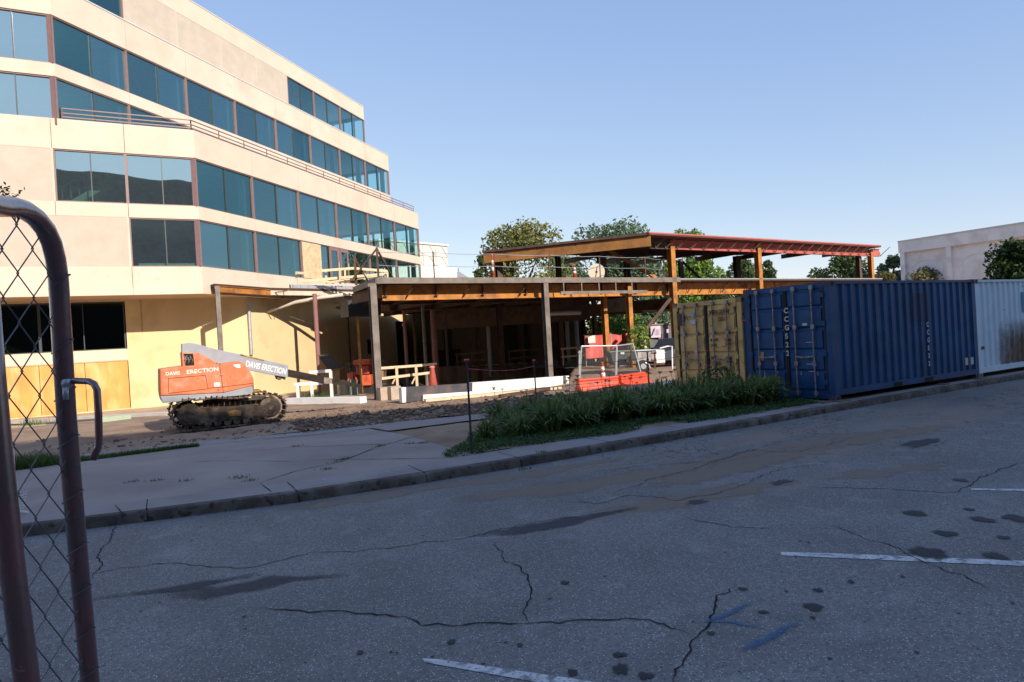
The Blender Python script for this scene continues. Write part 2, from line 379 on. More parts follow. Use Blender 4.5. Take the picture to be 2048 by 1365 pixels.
for i in range(len(us)-1):
    for j in range(len(vs)-1):
        if -17 < us[i] < 17.5 and 12 < vs[j] < 59: continue
        k = i*len(vs)+j; b.f.append((k, k+len(vs), k+len(vs)+1, k+1))
b.build('ground', terr, kind='structure')
b = MB(); b.quad(*[Vector(p) for p in ((-1500, -1500, -.4), (1500, -1500, -.4), (1500, 0, -.4), (-1500, 0, -.4))])
b.build('far_ground', terr, kind='structure')

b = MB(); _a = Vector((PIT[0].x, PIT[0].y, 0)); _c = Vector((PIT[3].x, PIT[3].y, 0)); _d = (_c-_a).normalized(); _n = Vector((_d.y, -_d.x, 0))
b.prism([_a + _n*.25 - _d*.2 + Vector((0, 0, -3)), _c + _n*.25 + Vector((0, 0, -3)), _c + _n*.05 + Vector((0, 0, -3)), _a + _n*.05 - _d*.2 + Vector((0, 0, -3))], (0, 0, 2.62)); b.build('pit_shade_wall', mat('painted_pit_shade', (.02, .019, .02), .9, .3, 2), label='added dark wall standing for shade at the left side of the pit under the slab', cat='wall')  # added wall, coloured near black to paint shade on the pit's left side
# clods of clay scattered on the berm (one mass nobody could count)
def rock(b, c, r, sq=.7):
    i = len(b.v)
    ico = [(0, 0, 1), (.89, 0, .45), (.28, .85, .45), (-.72, .53, .45), (-.72, -.53, .45), (.28, -.85, .45), (.72, .53, -.45), (-.28, .85, -.45), (-.89, 0, -.45), (-.28, -.85, -.45), (.72, -.53, -.45), (0, 0, -1)]
    fs = [(0,1,2),(0,2,3),(0,3,4),(0,4,5),(0,5,1),(1,6,2),(2,7,3),(3,8,4),(4,9,5),(5,10,1),(6,7,2),(7,8,3),(8,9,4),(9,10,5),(10,6,1),(11,7,6),(11,8,7),(11,9,8),(11,10,9),(11,6,10)]
    an = R.uniform(0, 6.3); ca, sa = math.cos(an), math.sin(an); ex = R.uniform(.7, 1.5)
    for x, y, z in ico:
        q = r * R.uniform(.65, 1.25); x *= ex
        b.v.append((c[0] + (x*ca-y*sa)*q, c[1] + (x*sa+y*ca)*q, c[2] + z*q*sq))
    b.f += [tuple(i+e for e in f) for f in fs]
b = MB()
for k in range(11000):
    u = R.uniform(-1.5, 8) if R.random() < .86 else R.uniform(-12, 12)
    s_ = strip_in(min(u, 3)); v = s_ + 2.1 + R.gauss(0, .85) if R.random() < .7 else R.uniform(s_+.8, 15)
    r = min(.11, abs(R.gauss(0, .021)) + .008)
    if v < s_ + 1.0: r *= .5
    if pitz(u, v) < 0: continue
    p = W(u, v); p.z += dd(u, v) + r*.2; rock(b, p, r)
b.build('clay_clods', clod, kind='stuff', label='dark crumbled clay clods along the edge of the dirt', cat='clods')

def soft(name, col, rough=.8, ns=18., cut=.35, amt=1., spec=.3):
    m = bpy.data.materials.new(name); m.use_nodes = True; n = m.node_tree; N = n.nodes; L = n.links; b = N['Principled BSDF']
    b.inputs['Base Color'].default_value = (*col, 1); b.inputs['Roughness'].default_value = rough; b.inputs['Specular IOR Level'].default_value = spec
    at = N.new('ShaderNodeAttribute'); at.attribute_name = 'fade'
    tc = N.new('ShaderNodeTexCoord'); nz = N.new('ShaderNodeTexNoise'); nz.inputs['Scale'].default_value = ns; nz.inputs['Detail'].default_value = 8; nz.inputs['Roughness'].default_value = .7; L.new(tc.outputs['Object'], nz.inputs['Vector'])
    a1 = N.new('ShaderNodeMath'); a1.operation = 'ADD'; L.new(at.outputs['Fac'], a1.inputs[0]); L.new(nz.outputs[0], a1.inputs[1])
    r = N.new('ShaderNodeMapRange'); r.inputs[1].default_value = .5 + cut*.6; r.inputs[2].default_value = .5 + cut*.6 + .6; r.inputs[4].default_value = amt; L.new(a1.outputs[0], r.inputs[0])
    t = N.new('ShaderNodeBsdfTransparent'); x = N.new('ShaderNodeMixShader'); L.new(r.outputs[0], x.inputs[0]); L.new(t.outputs[0], x.inputs[1]); L.new(b.outputs[0], x.inputs[2]); L.new(x.outputs[0], N['Material Output'].inputs[0])
    MATS[name] = m; return m
def fadebuild(b, fd, name, mt, kind='structure'):
    o = b.build(name, mt, kind=kind); at = o.data.attributes.new('fade', 'FLOAT', 'POINT'); at.data.foreach_set('value', fd); return o
# road paint, cracks, stains
paint = mat('faded_white_road_paint', (.55, .54, .53), .8, .2, 6., c2=(.22, .215, .21), c2t=.58, c2w=.05, c2s=9, c3=(.2, .2, .19), c3t=.62, c3s=40)
tar = soft('dark_crack', (.032, .03, .03), .95, 30., .0, .95, 0.)
stain = soft('oil_stain', (.022, .020, .019), .6, 26., .35, .93)
bluep = soft('blue_spray_paint', (.05, .14, .26), .8, 60., .45, .62)
damp = soft('dark_damp_patch', (.06, .06, .063), .8, 7., .3, .8)
mudf = soft('dried_mud_film', (.29, .225, .17), .95, 3., .3, .6)
def flat(name, pts, mt, z, label=None, kind='structure'):
    b = MB(); P = [onz(x, y, z) for x, y in pts]; b.v = [tuple(p) for p in P]; b.f = [tuple(range(len(P)))]
    return b.build(name, mt, kind=kind, label=label)
def rough_strip(name, pts, wd, mt, z, jit=.01, step=.05, taper=True, seed=0):
    P = [onz(x, y, z) if not isinstance(x, Vector) else x for x, y in pts]; q = []
    for a, c in zip(P[:-1], P[1:]):
        n = max(1, int((c-a).length/step)); q += [a.lerp(c, i/n) for i in range(n)]
    q.append(P[-1]); b = MB(); rr = random.Random(seed); L_ = len(q); fd = []
    off = 0; o2 = 0
    for i, p in enumerate(q):
        d = (q[min(i+1, L_-1)] - q[max(i-1, 0)]).normalized(); x = Vector((-d.y, d.x, 0))
        off = off*.82 + rr.uniform(-jit, jit)*1.1; o2 = rr.uniform(-jit, jit)*.5; ww = wd/2 * rr.uniform(.5, 1.4)
        e = min(1, .25 + min(i, L_-1-i)/5) if taper else 1
        for sgn_, f in ((1, 0), (.35, 1), (-.35, 1), (-1, 0)): b.v.append(tuple(p + x*(off+o2+sgn_*ww*(.5+.5*e)))); fd.append(f*e)
    for i in range(L_-1):
        for k in range(3): b.f.append((4*i+k, 4*i+k+1, 4*i+k+5, 4*i+k+4))
    return fadebuild(b, fd, name, mt)
Zr = ROADZ
flat('parking_line', [(1562, 1104), (1700, 1108), (2120, 1125), (2120, 1135), (1850, 1124), (1562, 1111)], paint, Zr+.004)
flat('parking_line', [(845, 1317), (880, 1319), (1040, 1342), (1150, 1358), (1280, 1380), (1230, 1388), (1060, 1362), (850, 1325)], paint, Zr+.004)
flat('parking_line', [(1942, 977), (2100, 979), (2100, 984), (1942, 980)], paint, Zr+.004)
for i, c in enumerate([
    [(230, 1050), (215, 1080), (195, 1100), (190, 1130), (178, 1160)],
    [(150, 1150), (330, 1125), (500, 1138), (620, 1105), (780, 1095), (940, 1075), (1040, 1050), (1260, 1020)],
    [(985, 1085), (1010, 1120), (1050, 1150), (1060, 1185), (1050, 1225), (1068, 1250)],
    [(520, 1215), (680, 1222), (800, 1240), (840, 1252), (1068, 1247), (1250, 1232), (1330, 1246), (1385, 1265)],
    [(1475, 1175), (1432, 1198), (1410, 1240), (1385, 1262), (1375, 1300), (1360, 1330), (1352, 1370)],
    [(1665, 1052), (1720, 1072), (1800, 1102), (1860, 1125), (1990, 1180)],
    [(1620, 975), (1760, 978), (1920, 985), (1960, 955), (2048, 925)],
    [(1120, 1000), (1200, 1005), (1260, 990), (1350, 1000), (1440, 985), (1560, 940), (1640, 930)],
    [(1230, 985), (1300, 960), (1360, 945), (1500, 900), (1590, 905), (1700, 880)],
    [(1180, 945), (1300, 930), (1420, 925), (1560, 885)],
    [(1370, 1035), (1460, 1055), (1560, 1060)],
    ]): rough_strip('road_crack', c, .012 if i not in (3, 4) else .016, tar, Zr+.005, .02, .05, seed=i)
rr = random.Random(5)
def blotch(name, cx, cy, rx, mt, z, ry=None, n=22, kind='structure', rot=0, amp=.3, ex=1.):
    c = onz(cx, cy, z); b = MB(); ph = rr.uniform(0, 9); ry = ry or rx
    for k in range(n):
        a = 2*math.pi*k/n; q = 1 + amp*noise.noise(Vector((math.cos(a)*1.6*ex, math.sin(a)*1.6*ex, ph))) + rr.uniform(-.08, .08)
        x, y = rx*q*math.cos(a), ry*q*math.sin(a); b.v.append((c.x + x*math.cos(rot)-y*math.sin(rot), c.y + x*math.sin(rot)+y*math.cos(rot), z))
    rim = list(b.v); inn = [((v[0]-c.x)*.62+c.x, (v[1]-c.y)*.62+c.y, z) for v in rim]; b.v = rim + inn + [(c.x, c.y, z)]
    for k in range(n): b.f += [(k, (k+1) % n, n+(k+1) % n, n+k), (n+k, n+(k+1) % n, 2*n)]
    return fadebuild(b, [0.]*n + [.75]*n + [1.], name, mt, kind)
for x, y, r in ((1628, 1214, .085), (1636, 1180, .045), (1855, 1104, .15), (1485, 1178, .04), (1828, 1026, .12), (1890, 1067, .10), (1966, 1040, .10), (1938, 1019, .06), (2030, 1036, .13), (1990, 1112, .10), (1422, 1266, .035), (1525, 1224, .04), (1702, 1163, .03), (1625, 1235, .025), (1806, 1153, .02), (1238, 1310, .05), (1145, 1345, .04), (1240, 1338, .06), (1290, 1352, .05), (904, 1284, .035), (2008, 1075, .06), (1920, 960, .08), (720, 1305, .03), (1040, 1290, .025), (1130, 1165, .04)):
    blotch('oil_stain', x, y, r, stain, Zr+.006, r*R.uniform(.8, 1.3), amp=.5)
for k in range(70):
    blotch('oil_spot', R.uniform(200, 2040), R.uniform(1010, 1360), R.uniform(.006, .02), stain, Zr+.006, n=8) if k < 46 else None
rough_strip('damp_patch', [(185, 1198), (260, 1188), (350, 1178), (440, 1163), (520, 1148)], .34, damp, Zr+.003, .01, .15, seed=31)
rough_strip('damp_patch', [(945, 1072), (1020, 1064), (1110, 1048), (1200, 1030), (1275, 1014)], .30, damp, Zr+.003, .01, .15, seed=32)
rough_strip('damp_patch', [(330, 1180), (420, 1190), (540, 1165), (700, 1150)], .4, damp, Zr+.0022, .01, .2, seed=35)
for _k, (_p, _w) in enumerate((([(560, 1020), (700, 1000), (860, 975), (1060, 950), (1250, 915)], .5), ([(900, 1000), (1150, 975), (1350, 940), (1600, 890), (1800, 860)], .8), ([(1180, 1030), (1300, 1010), (1450, 985), (1600, 960)], .6), ([(1300, 975), (1500, 925), (1700, 885), (1900, 850)], .7), ([(1640, 960), (1750, 945), (1900, 925)], .5))): rough_strip('mud_film', _p, _w, mudf, Zr+.0015+_k*.0003, .02, .15, seed=40+_k)
for _k, (_x, _y, _r) in enumerate(((1395, 1005, .09), (1560, 965, .10), (1850, 885, .22))): blotch('damp_spot', _x, _y, _r, damp, Zr+.0032, _r*2.2, rot=math.atan2(kd.y, kd.x)+1.57, amp=.8, n=30)
rough_strip('spray_mark', [(1525, 1200), (1490, 1210), (1450, 1232), (1412, 1243), (1460, 1243), (1510, 1254), (1548, 1262)], .05, bluep, Zr+.007, .004, .04, seed=3)
rough_strip('spray_mark', [(1608, 1240), (1570, 1256), (1530, 1278), (1468, 1303)], .075, bluep, Zr+.008, .004, .04, seed=4)
# sidewalk and drive joints, chalk ticks
joint = soft('joint_dark_gap', (.035, .03, .028), 1., 12., .0, .95, 0.)  # dark colour of the pavement joints and cracks
joint0 = mat('kerb_gap_dark', (.02, .018, .017), 1., .1)
def gcrack(pts, wd, sd_, mt=joint, nm='pavement_joint', jit=.008, lift=.006):
    P = [G(x, y) + Vector((0, 0, lift)) for x, y in pts]
    return rough_strip(nm, [(p, None) for p in P], wd, mt, 0, jit, .12, seed=sd_)
for i, c in enumerate([[(500, 923), (600, 924)], [(610, 921), (900, 917)], [(520, 966), (600, 941), (680, 925), (760, 893), (850, 868)], [(520, 966), (545, 985)], [(590, 895), (900, 885)], [(380, 925), (470, 922), (500, 923)], [(230, 1010), (245, 1030)], [(560, 1000), (556, 985)], [(640, 889), (590, 894), (500, 905)]]): gcrack(c, .022, i)
chalk = soft('white_chalk_mark', (.55, .57, .58), .9, 30., .3, .8)
for i, c in enumerate([[(630, 955), (640, 958), (660, 966)], [(760, 938), (775, 944), (790, 949)], [(1002, 905), (1035, 912)], [(930, 916), (960, 919)]]): gcrack(c, .05, 20+i, chalk, 'chalk_mark')
for x, y in ((560, 997),): gcrack([(x-6, y-10), (x, y)], .03, 3)

for _i, _u in enumerate((-9.2, -6.9, -4.62, -3.02, -1.4, .02, 1.7, 3.4, 5.1, 7.0, 9.2, 11.6, 14.1)):
    b = MB(); w_ = .02 if _i in (2, 3, 5, 8) else .008
    b.prism([W(_u, -.006, -.119), W(_u+w_, -.006, -.119), W(_u+w_*.6, .012, -.02), W(_u+w_*.6, .17, .005), W(_u, .17, .005), W(_u, .012, -.02)], kd*.001); b.build('kerb_joint', joint0, kind='structure')
    rough_strip('pavement_joint', [(W(_u, .02, .0065), None), (W(_u+.02, interp(_u, [-2, 0], [.75, .7]), .0065), None)], .014, joint, 0, .003, .08, seed=60+_i, taper=False)
# ------------------------------------------------------------ office building
c1 = atd(396, 410, 33.); c1.z = 0
c0 = onv(106, 90, c1, A); c0.z = 0
c0s = (c0 - c1).dot(dr(A))
T = math.tan(rad(22.5))
bld = empty('office_building', (-20, 40, -.85), 'cream stepped office building with long rows of teal windows, left of the photo', 'building')
class Face:
    def __init__(s, p, a): s.p = Vector((p.x, p.y, 0)); s.e = dr(a); s.n = nrm(a)
    def P(s, u, d, z): q = s.p + s.e*u + s.n*d; q.z = z; return q
    def blk(s, b, u0, u1, d0, d1, z0, z1, m0=0, m1=0):   # d0<d1; m0/m1 mitre the inner corners
        return b.prism([s.P(u0, d1, z0), s.P(u0+m0*(d1-d0), d0, z0), s.P(u1-m1*(d1-d0), d0, z0), s.P(u1, d1, z0)], (0, 0, z1-z0))
FA, FB, FU = Face(c1, A), Face(c1, B), Face(c0, B)
FA0 = Face(c0, A)
nbB, bayB = 6, 4.25
nbU, bayU = 8, 4.03
LB, LU = nbB*bayB + .15, nbU*bayU + .2
def band(face, edges, z0, z1, name='spandrel', mt=cream, t=.3, m0=0, m1=0, d=0.):
    b = MB()
    for i, (a, c) in enumerate(zip(edges[:-1], edges[1:])):
        g0 = .011 if i > 0 else 0; g1 = .011 if i < len(edges)-2 else 0
        face.blk(b, a+g0, c-g1, -t+d, d, z0, z1, m0 if i == 0 else 0, m1 if i == len(edges)-2 else 0)
    return b.build(name, mt, bld)
eA = [-14.9, -11.95, -9.0, -6.0, -3.07, 0]          # along facade A from far left to the corner
eB = [i*bayB for i in range(nbB)] + [LB]
eU = [i*bayU for i in range(nbU)] + [LU]
eA0 = [-9.2, -6.15, -3.07, 0]                        # relative to c0, upper floors left of it
# bands: (z0,z1)
for z0, z1 in ((4.85, 6.22), (8.62, 9.28), (11.74, 13.15)):
    band(FA, eA, z0, z1, m1=T); band(FB, eB, z0, z1, m0=T)
for z0, z1 in ((15.12, 15.72), (18.0, 19.5)):
    band(FA0, eA0, z0, z1, m1=T); band(FU, eU, z0, z1, m0=T)
# solid aggregate panels left of the lower windows, a hair behind the bands
b = MB(); FA.blk(b, -14.9, -3.16, -.3, -.012, 6.22, 8.62); b.build('aggregate_panel', cream2, bld)
b = MB(); FA.blk(b, -14.9, -6.03, -.3, -.012, 9.28, 11.74); b.build('aggregate_panel', cream2, bld)
b = MB(); FA.blk(b, -3.16, -3.07, -.3, .0, 6.22, 8.62); FA.blk(b, -6.03, -5.97, -.3, 0, 9.28, 11.74); b.build('corner_trim', cream, bld)
# coping lines
b = MB(); FU.blk(b, 0, LU+.03, -.34, .03, 19.5, 19.56, m0=T); FA0.blk(b, -9.2, 0, -.34, .03, 19.5, 19.56, m1=T)
b.build('parapet_coping', coping, bld)
# windows
GLB = [gl_b, glass('teal_window_glass_deep', (.54, .86, .84), .20, (.42, .78, .80)), glass('teal_window_glass_pale', (.70, .95, .92), .30, (.52, .84, .85))]
def window(face, a, c, z0, z1, gl, d=-.1, mid=True, jamb=.06, fr=mauve, left=True, blank=None):
    b = MB()
    if left: face.blk(b, a, a+jamb, d-.1, d+.06, z0, z1)
    face.blk(b, c-jamb, c, d-.1, d+.06, z0, z1)
    face.blk(b, a+(jamb if left else 0), c-jamb, d-.1, d+.05, z1-.06, z1); face.blk(b, a+(jamb if left else 0), c-jamb, d-.1, d+.05, z0, z0+.05)
    w_ = b.build('window', fr, bld)
    xm = (a+c)/2
    if mid:
        b = MB(); face.blk(b, xm-.022, xm+.022, d-.1, d+.02, z0+.05, z1-.06); b.build('mullion', darkfr, w_)
    spans = ((a+(jamb if left else 0), xm-(.022 if mid else 0)), (xm+(.022 if mid else 0), c-jamb))
    for i, (p, q) in enumerate(spans):
        if blank == i: continue
        b = MB(); dj = R.uniform(-.006, .006); b.quad(face.P(p, d-.04, z0+.05), face.P(q, d-.04+dj, z0+.05), face.P(q, d-.04+dj, z1-.06), face.P(p, d-.04, z1-.06))
        b.build('pane', R.choice(GLB) if gl is gl_b else gl, w_)
    return w_
for i in range(nbB): window(FB, eB[i], eB[i+1], 9.28, 11.74, gl_b)
for i in range(2): window(FB, eB[i], eB[i+1], 6.22, 8.62, gl_b)
w3 = window(FB, eB[2], eB[3], 6.22, 8.62, gl_b, blank=0)
b = MB(); FB.blk(b, eB[2]+.08, (eB[2]+eB[3])/2-.02, -.16, -.04, 6.27, 8.56); b.build('plywood_panel', osb, bld, label='raw plywood sheet filling a window bay')
window(FB, eB[3], eB[4], 6.22, 8.62, gl_b); window(FB, eB[4], eB[5], 6.22, 8.62, gl_b); window(FB, eB[5], eB[6], 6.22, 8.62, gl_b)
def door(s0, s1):
    b = MB(); d0, d1 = -.1, -.01
    FB.blk(b, s0, s0+.16, d0, d1, 6.24, 8.6); FB.blk(b, s1-.16, s1, d0, d1, 6.24, 8.6)
    FB.blk(b, s0+.16, s1-.16, d0, d1, 8.35, 8.6); FB.blk(b, s0+.16, s1-.16, d0, d1, 6.24, 6.5)
    o = b.build('door', mauve, bld)
    b = MB(); b.quad(FB.P(s0+.16, -.05, 6.5), FB.P(s1-.16, -.05, 6.5), FB.P(s1-.16, -.05, 8.35), FB.P(s0+.16, -.05, 8.35)); b.build('pane', gl_b, o)
    b = MB(); b.tube([FB.P(s1-.1, .03, 7.1), FB.P(s1-.1, .03, 7.6)], .025); b.build('handle', lgrey, o)
door(eB[3]-1.15, eB[3]-.08); door(eB[3]+.08, eB[3]+1.15)
window(FA, -3.07, 0, 6.22, 8.62, gl_a); window(FA, -3.07, 0, 9.28, 11.74, gl_a); window(FA, -5.97, -3.07, 9.28, 11.74, gl_a)
for i in range(nbU): window(FU, eU[i], eU[i+1], 15.72, 18.0, gl_b); window(FU, eU[i], eU[i+1], 12.85, 15.12, gl_b)
for i in range(3):
    window(FA0, eA0[i], eA0[i+1], 15.72, 18.0, gl_a); window(FA0, eA0[i], eA0[i+1], 12.85, 15.12, gl_a)
# corner posts where the bays turn
for f1, z0, z1 in ((FB, 6.22, 8.62), (FB, 9.28, 11.74), (FU, 12.85, 15.12), (FU, 15.72, 18.0)):
    b = MB(); b.prism([f1.P(.0, -.03, z0), f1.P(.09, -.03, z0), f1.P(.09, -.22, z0), f1.P(-.10, -.22, z0), f1.P(-.07, .03, z0)], (0, 0, z1-z0))
    b.build('corner_post', mauve, bld)
# end walls (facade end), with glazed corner
FE, FEu = Face(FB.P(LB, 0, 0), B-90), Face(FU.P(LU, 0, 0), B-90)
def endwall(f, zs, L_=9.):
    b = MB()
    for z0, z1 in zs: b.prism([f.P(.3, 0, z0), f.P(L_, 0, z0), f.P(L_, -.3, z0), f.P(.3, -.3, z0)], (0, 0, z1-z0))
    b.build('end_wall', cream, bld)
endwall(FE, ((-.9, 6.22), (8.62, 9.28), (11.74, 13.15))); endwall(FEu, ((13.15, 15.12), (15.12, 15.72), (18.0, 19.5)))
b = MB()
for f, z0, z1 in ((FE, 6.22, 8.62), (FE, 9.28, 11.74), (FEu, 15.72, 18.0), (FEu, 12.85, 15.1)):
    for k in range(8): b.prism([f.P(.0+k*1.1, -.02, z0), f.P(.12+k*1.1, -.02, z0), f.P(.12+k*1.1, -.2, z0), f.P(.0+k*1.1, -.2, z0)], (0, 0, z1-z0))
b.build('end_glazing_bars', mauve, bld)
# top floor, set back behind the parapet
F6 = Face(c0 + nrm(B)*-1.0, B)
b = MB(); F6.blk(b, -12, LU-2.3, -.3, 0, 22.3, 23.5); F6.blk(b, -12, 1.0, -.3, 0, 19.3, 22.3); F6.blk(b, -12, LU-2.3, -.3, -.01, 19.3, 20.15)
b.build('top_floor_wall', cream, bld)
b = MB(); F6.blk(b, 4.9, 19.05, -.3, -.012, 20.15, 22.3); b.build('aggregate_panel', cream2, bld)
b = MB()
for u in (8.6, 12.2, 15.6): F6.blk(b, u-.02, u+.02, -.2, .0, 20.15, 22.3)
b.build('panel_joint', cream, bld)
b = MB(); F6.blk(b, -12, LU-2.27, -.34, .03, 23.5, 23.56); b.build('parapet_coping', coping, bld)
window(F6, 1.0, 4.9, 20.15, 22.3, gl_b, d=-.06)
e6 = [19.05, 22.4, 26.2, LU-2.3]
for i in range(3): window(F6, e6[i], e6[i+1], 20.15, 22.3, gl_b, d=-.06)
b = MB(); F6.blk(b, LU-2.6, LU-2.3, -9, -.3, 22.3, 23.5)
for k in range(8): F6.blk(b, LU-2.4, LU-2.3, -1.1-k*1.1, -.98-k*1.1, 20.1, 22.3)
F6.blk(b, -12, -11.7, -9, -.3, 19.3, 23.5); F6.blk(b, -12, LU-2.3, -9.3, -9, 19.3, 23.5)
b.build('top_floor_side_wall', cream, bld)
# floor slabs, ceilings and inner walls
def lower_poly(z, t=.32, back=9.):
    a0 = FA.P(-14.9, -t, z); a1 = FA.P(-t*T, -t, z); a2 = FB.P(LB-.32, -t, z); a3 = FB.P(LB-.32, -back, z); a4 = FA.P(-back*T, -back, z); a5 = FA.P(-14.9, -back, z)
    return [a0, a1, a2, a3, a4, a5]
def upper_poly(z, t=.32, back=9.):
    return [FA0.P(-9.2, -t, z), FA0.P(-t*T, -t, z), FU.P(LU-.32, -t, z), FU.P(LU-.32, -back, z), FA0.P(-back*T, -back, z), FA0.P(-9.2, -back, z)]
for fn, z0, z1 in ((lower_poly, 5.3, 6.2), (lower_poly, 8.75, 9.22), (lower_poly, 11.9, 12.85), (upper_poly, 15.2, 15.68), (upper_poly, 18.2, 19.3)):
    b = MB(); b.prism(fn(z0), (0, 0, z1-z0)); b.build('floor_slab', ceil, bld)
b = MB(); b.prism([F6.P(-11.7, -.32, 22.5), F6.P(LU-2.65, -.32, 22.5), F6.P(LU-2.65, -8.9, 22.5), F6.P(-11.7, -8.9, 22.5)], (0, 0, .5)); b.build('roof_slab', ceil, bld)
b = MB(); FA.blk(b, -14.9, -.0, -9.3, -9., -.9, 12.8); FB.blk(b, -3.8, LB, -9.3, -9., -.9, 12.8); FU.blk(b, -3.8, LU, -9.3, -9., 12.8, 19.3); FA0.blk(b, -9.2, 0, -9.3, -9, 12.8, 19.3)
FA.blk(b, -15.2, -14.9, -9.3, 0, -.9, 13.15); FA0.blk(b, -9.5, -9.2, -9.3, 0, 13.15, 19.5)
b.build('rear_wall', inwall, bld)
b = MB()
for i in range(1, nbB+1):
    for z0, z1 in ((6.22, 8.75), (9.22, 11.9)): FB.blk(b, eB[i]-.34, eB[i]-.16, -.8, -.42, z0, z1)
for i in range(1, nbU+1):
    for z0, z1 in ((12.85, 15.2), (15.68, 18.2)): FU.blk(b, eU[i]-.34, eU[i]-.16, -.8, -.42, z0, z1)
b.build('inner_column', mat('inner_column_paint', (.7, .72, .74), .8, .03), bld)
b = MB()
for i in (0, 2, 3): FB.blk(b, eB[i]+2.6, eB[i]+3.0, -5., -4.7, 9.22, 10.3)
for i in range(nbB):
    FB.blk(b, eB[i]+.3, eB[i]+bayB-.5, -.85, -.5, 6.2, 6.42)
FA.blk(b, -2.8, -.3, -.85, -.5, 6.2, 6.45); FA.blk(b, -5.7, -3.3, -.85, -.5, 9.2, 9.45)
b.build('inner_low_cabinet', mat('radiator_cover', (.62, .72, .68), .6, .03), bld)
b = MB(); FB.blk(b, 12.9, 16.8, -3.4, -3.2, 6.2, 8.2); FB.blk(b, 16.8, 17., -3.4, -.8, 6.2, 8.75); b.build('green_inner_wall', green, bld)
b = MB()
for i in range(5):
    FB.blk(b, .6+i*2.2, 2.3+i*2.2, -1.4, -1.28, 8.66, 8.72)
b.build('ceiling_light', mat('lamp_tube_white', (.85, .9, .88), .5, .02), bld)
# stair stringers seen through the left window
b = MB()
for k in (0, .75): b.bar(FA.P(-6.2, -2.5-k, 9.3), FA.P(-2.9, -2.5-k, 11.6), .06, .3)
for k in range(9): b.bar(FA.P(-6+.36*k, -2.5, 9.7+.25*k), FA.P(-6+.36*k, -2.5, 10.6+.25*k), .03)
b.bar(FA.P(-6.2, -2.5, 10.4), FA.P(-2.9, -2.5, 12.6), .05)
b.build('inner_stair', mat('stair_green_grey', (.35, .5, .45), .6, .1), bld)
# soffit, ground storey
b = MB(); b.prism([FA.P(-14.9, -.02, 4.86), FA.P(-.02*T, -.02, 4.86), FB.P(LB-.02, -.02, 4.86), FB.P(LB-.02, -3.3, 4.86), FA.P(-1.5, -3.6, 4.86), FA.P(-14.9, -3.6, 4.86)], (0, 0, .35))
b.build('soffit', soffitm, bld)
GS = 3.24; GW = Face(FA.P(0, -GS, 0), A); xA = 2.5
GB = Face(GW.P(xA, 0, 0), B)
b = MB(); GW.blk(b, -3.65, xA, -.3, 0, -1., 4.86, m1=T); GW.blk(b, -14.9, -3.65, -.3, 0, 1.68, 2.3); GW.blk(b, -14.9, -3.65, -.3, 0, 4.8, 4.86)
GW.blk(b, -14.9, -3.65, -.3, -.05, -1., -.82)
b.build('ground_floor_wall', yell, bld)
b = MB(); GW.blk(b, -2.95, -2.9, -.01, .02, 3.1, 4.86); b.build('wall_joint', soffitm, bld)
b = MB(); GW.blk(b, -14.9, -3.66, -.02, .03, 1.72, 2.28); b.build('sill_band', mat('pale_sill_band', (.66, .55, .46), .85, .05), bld)
b = MB(); GB.blk(b, 0, 17.2, -.3, 0, -1., 4.86, m0=T); b.build('ground_floor_wall', yell, bld)
b = MB(); GB.blk(b, 17.2, 19.0, -.3, 0, 3.6, 4.86); GB.blk(b, 19.0, 20.0, -.3, 0, -1., 4.86); b.build('ground_floor_wall', yell, bld)
for i, (a, c) in enumerate(((-14.8, -11.2), (-11.2, -7.4), (-7.4, -3.7))):
    window(GW, a, c, 2.3, 4.78, gl_d, fr=darkfr, d=-.12)
for a, c in ((-14.8, -12.4), (-12.38, -9.96), (-9.94, -7.52), (-7.5, -5.6), (-5.58, -3.68)):
    b = MB(); GW.blk(b, a, c-.01, -.2, -.04, -.82, 1.66); b.build('plywood_panel', osb_o, bld)
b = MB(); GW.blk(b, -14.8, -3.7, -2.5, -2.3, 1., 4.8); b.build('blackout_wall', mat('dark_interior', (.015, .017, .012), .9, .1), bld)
b = MB(); b.tube([GW.P(xA-.1, .12, 4.8), GW.P(xA-.1, .12, 1.6)], .09); b.build('downpipe', lgrey, bld)
b = MB(); GB.blk(b, 12.6, 14.3, 0, .03, 1.1, 2.2); b.build('dark_grille', mat('black_grille', (.02, .02, .025), .6, .1), bld)
b = MB(); b.tube([GB.P(9.9, .15, 4.3), GB.P(9.9, .15, .2)], .05); b.build('wall_pipe', rustd, bld)
# terrace railing
b = MB(); pts = [FA.P(-5.55, -.25, 0), FA.P(-.1, -.25, 0), FB.P(LB-.3, -.25, 0)]
for z in (13.32, 13.5, 13.72):
    for p, q in zip(pts[:-1], pts[1:]): b.bar(p + Vector((0, 0, z)), q + Vector((0, 0, z)), .05)
def posts(p, q, n):
    for k in range(n): x = p.lerp(q, k/(n-1)); b.bar(x + Vector((0, 0, 13.1)), x + Vector((0, 0, 13.72)), .045)
posts(pts[0], pts[1], 3); posts(pts[1], pts[2], 14)
b.build('terrace_railing', mauve, bld)

